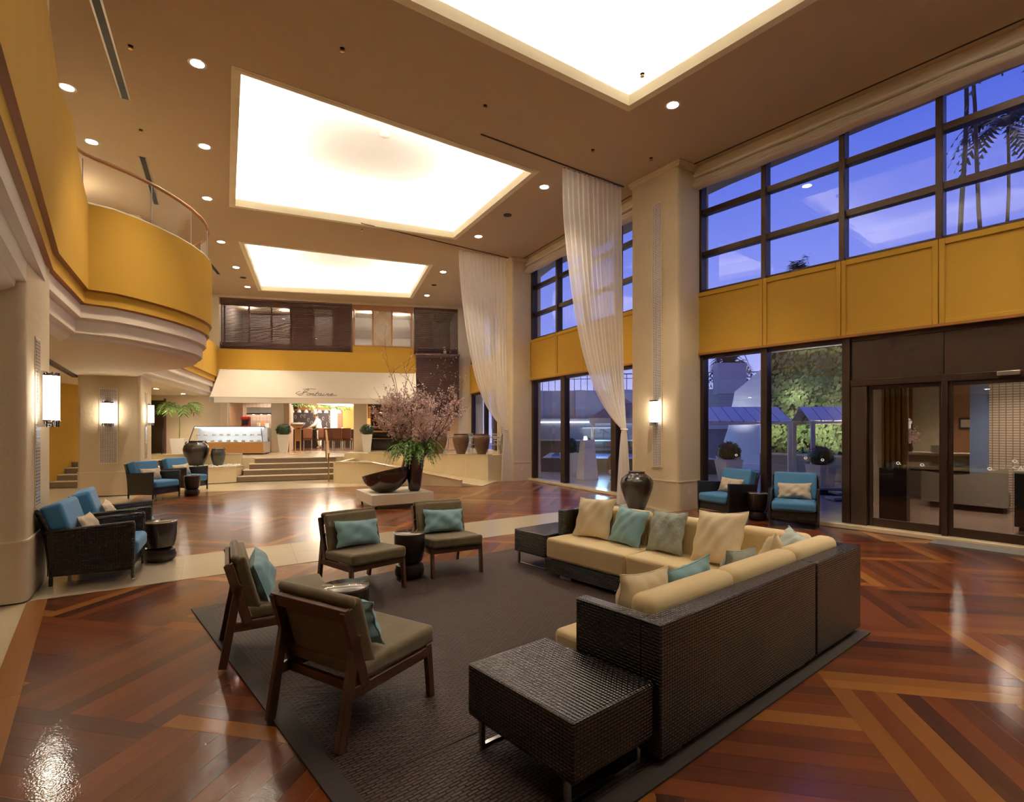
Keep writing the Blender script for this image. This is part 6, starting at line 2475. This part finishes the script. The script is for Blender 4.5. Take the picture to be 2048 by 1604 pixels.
# ================================================================ TERRACE AND GARDEN
ter = MB()
ter.prism([wl(12.0, .4)[:2], wl(2.74, .16)[:2], wl(.0, .16)[:2], (4.1, 12.0), (3.42, 12.35), (.86, 17.2), (.45, 18.3), (-1.45, 23.9), (-3, 60), (70, 60), (70, -10), (12, -10)], -.25, -.018)
tag(ter.build('terrace_floor', M['terrace']), kind='structure')
# paving joints wide enough to see near the windows
rw = thing('retaining_wall', 'long grey terrace wall topped by a railing beyond the garden', 'wall', (0, 0, 0), 0, kind='structure')
RW0, RW1 = (-1.0, 27.5), (13.5, 25.2)
d = (V2(RW1) - V2(RW0)).normalized()
MB().bar((*RW0, 2.55), (*RW1, 2.55), .4, 1.9).build('upper_wall', M['concrete'], rw)
MB().bar((*RW0, .8), (*RW1, .8), .2, 1.6).build('lower_wall', pm('shadow_wall', (.16, .16, .18), .8), rw)  # shade of the openings below put into a darker wall colour
n = 46
for k in range(n + 1):
    p = V2(RW0).lerp(V2(RW1), k / n)
    MB().bar((p.x, p.y, 3.5), (p.x, p.y, 4.28), .03, .03).build('baluster', M['rail'], rw)
MB().bar((*RW0, 4.30), (*RW1, 4.30), .05, .05).build('top_rail', M['rail'], rw)
MB().bar((*RW0, 4.08), (*RW1, 4.08), .03, .03).build('middle_rail', M['rail'], rw)
for k, x in enumerate((1.3, 3.4, 5.6, 7.8)):
    p = V2(RW0) + d * (x + 1.0)
    MB().box(-.25, .25, -.35, .1, 0, 3.5).build('wall_pier', M['concrete'], rw).location = (p.x, p.y - .1, 0)
MB().box(9.3, 10.6, 24.4, 25.0, 3.2, 4.6).build('stair_block', M['concrete'], rw)

# lit waterfall slide
wf = thing('water_screen', 'tall white sloping water screen lit from below in the garden', 'water screen', (9.15, 21.4, 0), R(-20))
m = MB()
prof = [(-.95, .25), (-.55, 1.6), (-.30, 3.1), (.0, 3.35), (.75, 4.05), (.75, .25)]
m.v = [(x, 0, z) for x, z in prof] + [(x, .3, z) for x, z in prof]
k_ = len(prof)
m.f = [tuple(reversed(range(k_))), tuple(range(k_, 2 * k_))] + [(q, (q + 1) % k_, k_ + (q + 1) % k_, k_ + q) for q in range(k_)]
m.build('slab', M['white_ext'], wf)
MB().box(-1.2, 1.0, -.25, .3, 0, .26).build('footing', M['white_ext'], wf)
lamp('water_screen_light', 'SPOT', (8.95, 20.55, 1.1), 45, (.95, .95, 1), spot_size=R(70), spot_blend=.9, shadow_soft_size=.2, rot=(R(150), 0, R(-10)))

# green wall
gw = thing('green_wall', 'tall planted green wall lit from below beyond the terrace', 'green wall', (8.92, 18.85, 0), WA, kind=None)
MB().box(0, 4.6, .05, .30, .75, 4.25).build('panel', pm('planting_felt', (.010, .016, .008), .9), gw)
MB().box(-.1, 4.6, -.35, .35, 0, .78).build('planter', M['concrete'], gw)
MB().box(-.15, 4.6, -.40, .40, .74, .80).build('planter_rim', M['white_ext'], gw)
MB().box(-.2, 4.6, -.3, .6, 4.28, 4.62).build('head_beam', M['white_ext'], gw)
rr = random.Random(30)
for nm, mat, cnt, lo, hi in (('foliage', M['ivy'], 3600, .06, .16), ('dark_foliage', M['ivy2'], 2600, .06, .17)):
    f = MB()
    for k in range(cnt):
        x, z = rr.uniform(-.05, 4.5), rr.uniform(.75, 4.25)
        pn = noise.noise(Vector((x * 1.3, z * 1.1, 3 if nm == 'foliage' else 3)))
        if (nm == 'foliage') != (pn > -.05) and rr.random() < .8:
            continue
        y = .04 - abs(rr.gauss(0, .07)) - (.12 if pn > .2 else 0)
        s = rr.uniform(lo, hi) * 1.1
        a = rr.uniform(-1.2, 1.2)
        dn = Vector((math.sin(a), -.5, -math.cos(a))).normalized()
        sd_ = dn.cross(Vector((0, -1, .3))).normalized()
        p = Vector((x, y, z))
        f.face([p, p + dn * s * .5 + sd_ * s * .35, p + dn * s * 1.2, p + dn * s * .5 - sd_ * s * .35])
    tag(f.build(nm, mat, gw), kind='stuff')
for k, x in enumerate((.9, 2.3, 3.6)):
    p = Vector((8.92, 18.85)) + Vector((.611, -.791)) * x - Vector((.791, .611)) * 1.5
    lamp('green_wall_uplight', 'SPOT', (p.x, p.y, .85), 240, (1, .92, .74), spot_size=R(95), spot_blend=.9, shadow_soft_size=.1, rot=(R(135), 0, WA))

for x in (1.0, 3.0):
    p = Vector((8.92, 18.85)) + Vector((.611, -.791)) * x - Vector((.791, .611)) * .9
    lamp('green_wall_fill', 'SPOT', (p.x, p.y, 2.55), 40, (1, .94, .8), spot_size=R(110), spot_blend=.9, shadow_soft_size=.1, rot=(R(125), 0, WA))  # lamps added to brighten the upper leaves, no fixture there

# pergola canopies
def canopy(label, c, rz, L, eave, ridge, half, nsl):
    t = thing('garden_canopy', label, 'canopy', (*c, 0), rz, 'white slatted garden canopies')
    MB().bar((-L / 2, 0, ridge), (L / 2, 0, ridge), .07, .10).build('ridge_beam', M['white_ext'], t)
    for s in (-1, 1):
        MB().bar((-L / 2, s * half, eave), (L / 2, s * half, eave), .06, .07).build('eave_beam', M['white_ext'], t)
        for k in range(nsl):
            x0 = -L / 2 + L * k / nsl
            x1 = x0 + L / nsl * .93
            m = MB()
            m.v = [(x0, 0, ridge + .06), (x1, 0, ridge + .06), (x1, s * half, eave + .05), (x0, s * half, eave + .05), (x0, 0, ridge + .08), (x1, 0, ridge + .08), (x1, s * half, eave + .07), (x0, s * half, eave + .07)]
            m.f = [(0, 1, 2, 3), (7, 6, 5, 4), (0, 4, 5, 1), (1, 5, 6, 2), (2, 6, 7, 3), (3, 7, 4, 0)]
            m.build('roof_slat', M['white_ext'], t)
            MB().bar((x1 + .01, 0, ridge + .05), (x1 + .01, s * half, eave + .04), .025, .05).build('rafter', M['rail'], t)
        for x in (-L / 2 + .08, L / 2 - .08):
            MB().bar((x, s * half, 0), (x, s * half, eave), .10, .10).build('post', M['white_ext'], t)
    return t


canopy('left white slatted canopy on the terrace', (7.15, 17.95), R(-6), 3.2, 1.80, 2.27, 1.2, 9)
canopy('right white slatted canopy before the green wall', (9.45, 15.25), R(-14), 2.4, 1.80, 2.18, .95, 8)

topiary('terrace_topiary', 'dark topiary ball in a white pot on the terrace left of the mullion', (6.72, 16.75, -.018), .42, .62, .70, .36, seed=8, group='terrace topiary')
topiary('terrace_topiary', 'dark topiary ball in a white pot before the green wall', (7.98, 13.95, -.018), .36, .52, .72, .31, seed=9, group='terrace topiary')
topiary('terrace_topiary', 'smaller topiary half hidden behind the left terrace ball', (7.45, 18.6, -.018), .42, .60, .70, .30, seed=10, group='terrace topiary')
topiary('terrace_topiary', 'topiary in a white pot outside the far window bay', (2.02, 18.9, -.018), .40, .58, .80, .34, seed=12, group='terrace topiary')

for k, (x, y, w, dd, z) in enumerate(((8.15, 13.6, 1.3, .5, .16), (8.4, 13.1, 1.2, .45, .10), (8.0, 12.4, 1.4, .4, .06))):
    t = thing('deck_step', 'low %s deck slab on the terrace outside the window' % ('farther', 'middle', 'nearer')[k], 'deck', (x, y, -.018), WA + R(50), 'terrace deck slabs')
    MB().box(-w / 2, w / 2, -dd / 2, dd / 2, z - .03, z + .02).build('slab', M['terrace'], t, bevel=.006)
    MB().box(-w / 2 + .06, w / 2 - .06, -dd / 2 + .06, dd / 2 - .06, 0, z - .03).build('plinth', M['pool_d'], t)

# pool
po = thing('pool', 'lit blue swimming pool beyond the terrace', 'pool', (0, 0, 0), 0)
PP = [(1.5, 20.9), (7.2, 19.8), (7.4, 22.8), (2.0, 24.5)]
MB().prism(offset_poly(PP, .35), -.05, .50).build('pool_wall', M['pool_d'], po)
inn = MB()
for i in range(4):
    a, b = PP[i], PP[(i + 1) % 4]
    inn.face([(*a, .505), (*b, .505), (*b, .56), (*a, .56)])
MB().prism(offset_poly(PP, .30), .50, .515).build('pool_coping', M['terrace'], po)
MB().prism(PP, .515, .53).build('pool_floor', M['pool_t'], po)
wt_ = MB()
wt_.face([(*p, .56) for p in PP])
wt_.build('water', M['water'], po)
for p in ((3.5, 22.2), (6.0, 21.4)):
    lamp('pool_light', 'POINT', (*p, 1.3), 60, (.35, .65, 1), shadow_soft_size=.5)

# things outside the far bay
pe_ = thing('lantern_pedestal', 'white tapering pedestal with small lanterns outside the far window', 'pedestal', (2.45, 17.6, -.018), R(20))
m = MB()
a, b = .27, .17
m.v = [(-a, -a, 0), (a, -a, 0), (a, a, 0), (-a, a, 0), (-b, -b, 1.28), (b, -b, 1.28), (b, b, 1.28), (-b, b, 1.28)]
m.f = [(3, 2, 1, 0), (4, 5, 6, 7), (0, 1, 5, 4), (1, 2, 6, 5), (2, 3, 7, 6), (3, 0, 4, 7)]
m.build('body', M['white_ext'], pe_, bevel=.006)
for k in range(4):
    MB().lathe([(.03, 1.285), (.035, 1.32), (.025, 1.38), (.01, 1.40)], 8, (-.09 + .06 * k, .04 * (k % 2))).build('lantern', (M['sconce'] if k < 2 else M['black']), pe_, smooth=True)
eg = thing('egg_chair', 'brown wicker egg chair with white cushion outside the far window', 'chair', (3.30, 17.3, -.018), R(200))
m = MB()
m.grid(lambda u, v: (.28 * math.sin(math.pi * v) * math.cos(2 * math.pi * (.13 + .74 * u)) - .0, .30 * math.sin(math.pi * v) * math.sin(2 * math.pi * (.13 + .74 * u)), .10 + .75 * (1 - math.cos(math.pi * v)) / 2), 20, 14)
m.build('shell', pm('rattan', (.30, .14, .04), .5, var=.2, vs=30), eg, smooth=True, angle=180)
MB().lathe([(.05, .14), (.19, .20), (.20, .30), (.10, .36)], 14).build('cushion', M['whitepot'], eg, smooth=True)
MB().lathe([(.16, 0), (.16, .03), (.03, .05), (.03, .12)], 14).build('stand', M['black'], eg, smooth=True)
cu = thing('cabana', 'beige tented cabana beyond the far window', 'cabana', (3.80, 18.6, -.018), R(-10))
for x in (-1.0, 1.0):
    for y in (-.8, .8):
        MB().bar((x, y, 0), (x, y, 2.0), .09, .09).build('post', M['white_ext'], cu)
m = MB()
m.v = [(-1.1, -.9, 2.0), (1.1, -.9, 2.0), (1.1, .9, 2.0), (-1.1, .9, 2.0), (0, 0, 2.75)]
m.f = [(0, 1, 4), (1, 2, 4), (2, 3, 4), (3, 0, 4), (3, 2, 1, 0)]
m.build('tent_roof', pm('tent_canvas', (.50, .38, .30), .8), cu)
MB().box(-1.1, 1.1, -.92, -.90, 1.82, 2.0).build('valance', M['white_ext'], cu)
bar_ = thing('pool_bar', 'pool bar counter with a reflection strip across the pool', 'bar', (3.6, 25.4, 0), R(-9))
MB().box(-2.4, 2.4, -.4, .4, 0, 1.05).build('counter', M['darkwood'], bar_)
MB().box(-2.4, 2.4, -.5, .5, 1.05, 1.10).build('top', M['steel'], bar_)
MB().box(-2.3, 2.3, .3, .36, 1.9, 1.96).build('reflection_strip', M['caselight'], bar_)  # glowing strip stands in for display case lights reflected in the panes
MB().box(-2.4, 2.4, .4, .5, 1.1, 2.1).build('back', pm('bar_back', (.25, .25, .28), .5), bar_)

# palms against the dusk sky
def palm_tree(label, x, y, h, lean, seed, cr_=2.6):
    t = thing('palm_tree', label, 'palm tree', (x, y, -.02), 0, 'palms against the sky')
    rr = random.Random(seed)
    pts = [(lean * (k / 10) ** 1.5 + .10 * math.sin(k), 0, h * k / 10) for k in range(11)]
    MB().tube(pts, [.10 - .004 * k for k in range(11)], 8).build('trunk', M['trunk'], t, smooth=True)
    top = Vector(pts[-1])
    for k in range(16):
        az = 2 * math.pi * k / 16 + rr.uniform(-.15, .15)
        f = MB()
        frond(f, top, az, cr_ * rr.uniform(.8, 1.1), rr.uniform(.2, 1.3), rr.uniform(.6, 2.2), .55, 14, rr)
        f.build('frond', M['frond'], t)


palm_tree('tall palm trunk left of the pair seen through the upper right panes', 16.6, 20.0, 17.0, .2, 1)
palm_tree('leaning tall palm seen through the upper right panes', 21.5, 24.2, 23.0, -1.4, 2)
palm_tree('palm with low crown at the far right pane', 23.9, 26.4, 16.4, .4, 3, 2.7)
palm_tree('drooping palm crown at the top right corner', 15.35, 15.6, 13.9, .5, 4, 2.4)
palm_tree('small distant palm just above the ochre panel', 20.65, 39.0, 12.9, .1, 5, 1.0)
palm_tree('distant palm above the terrace railing', 12.2, 30.5, 5.0, .2, 6, 1.4)
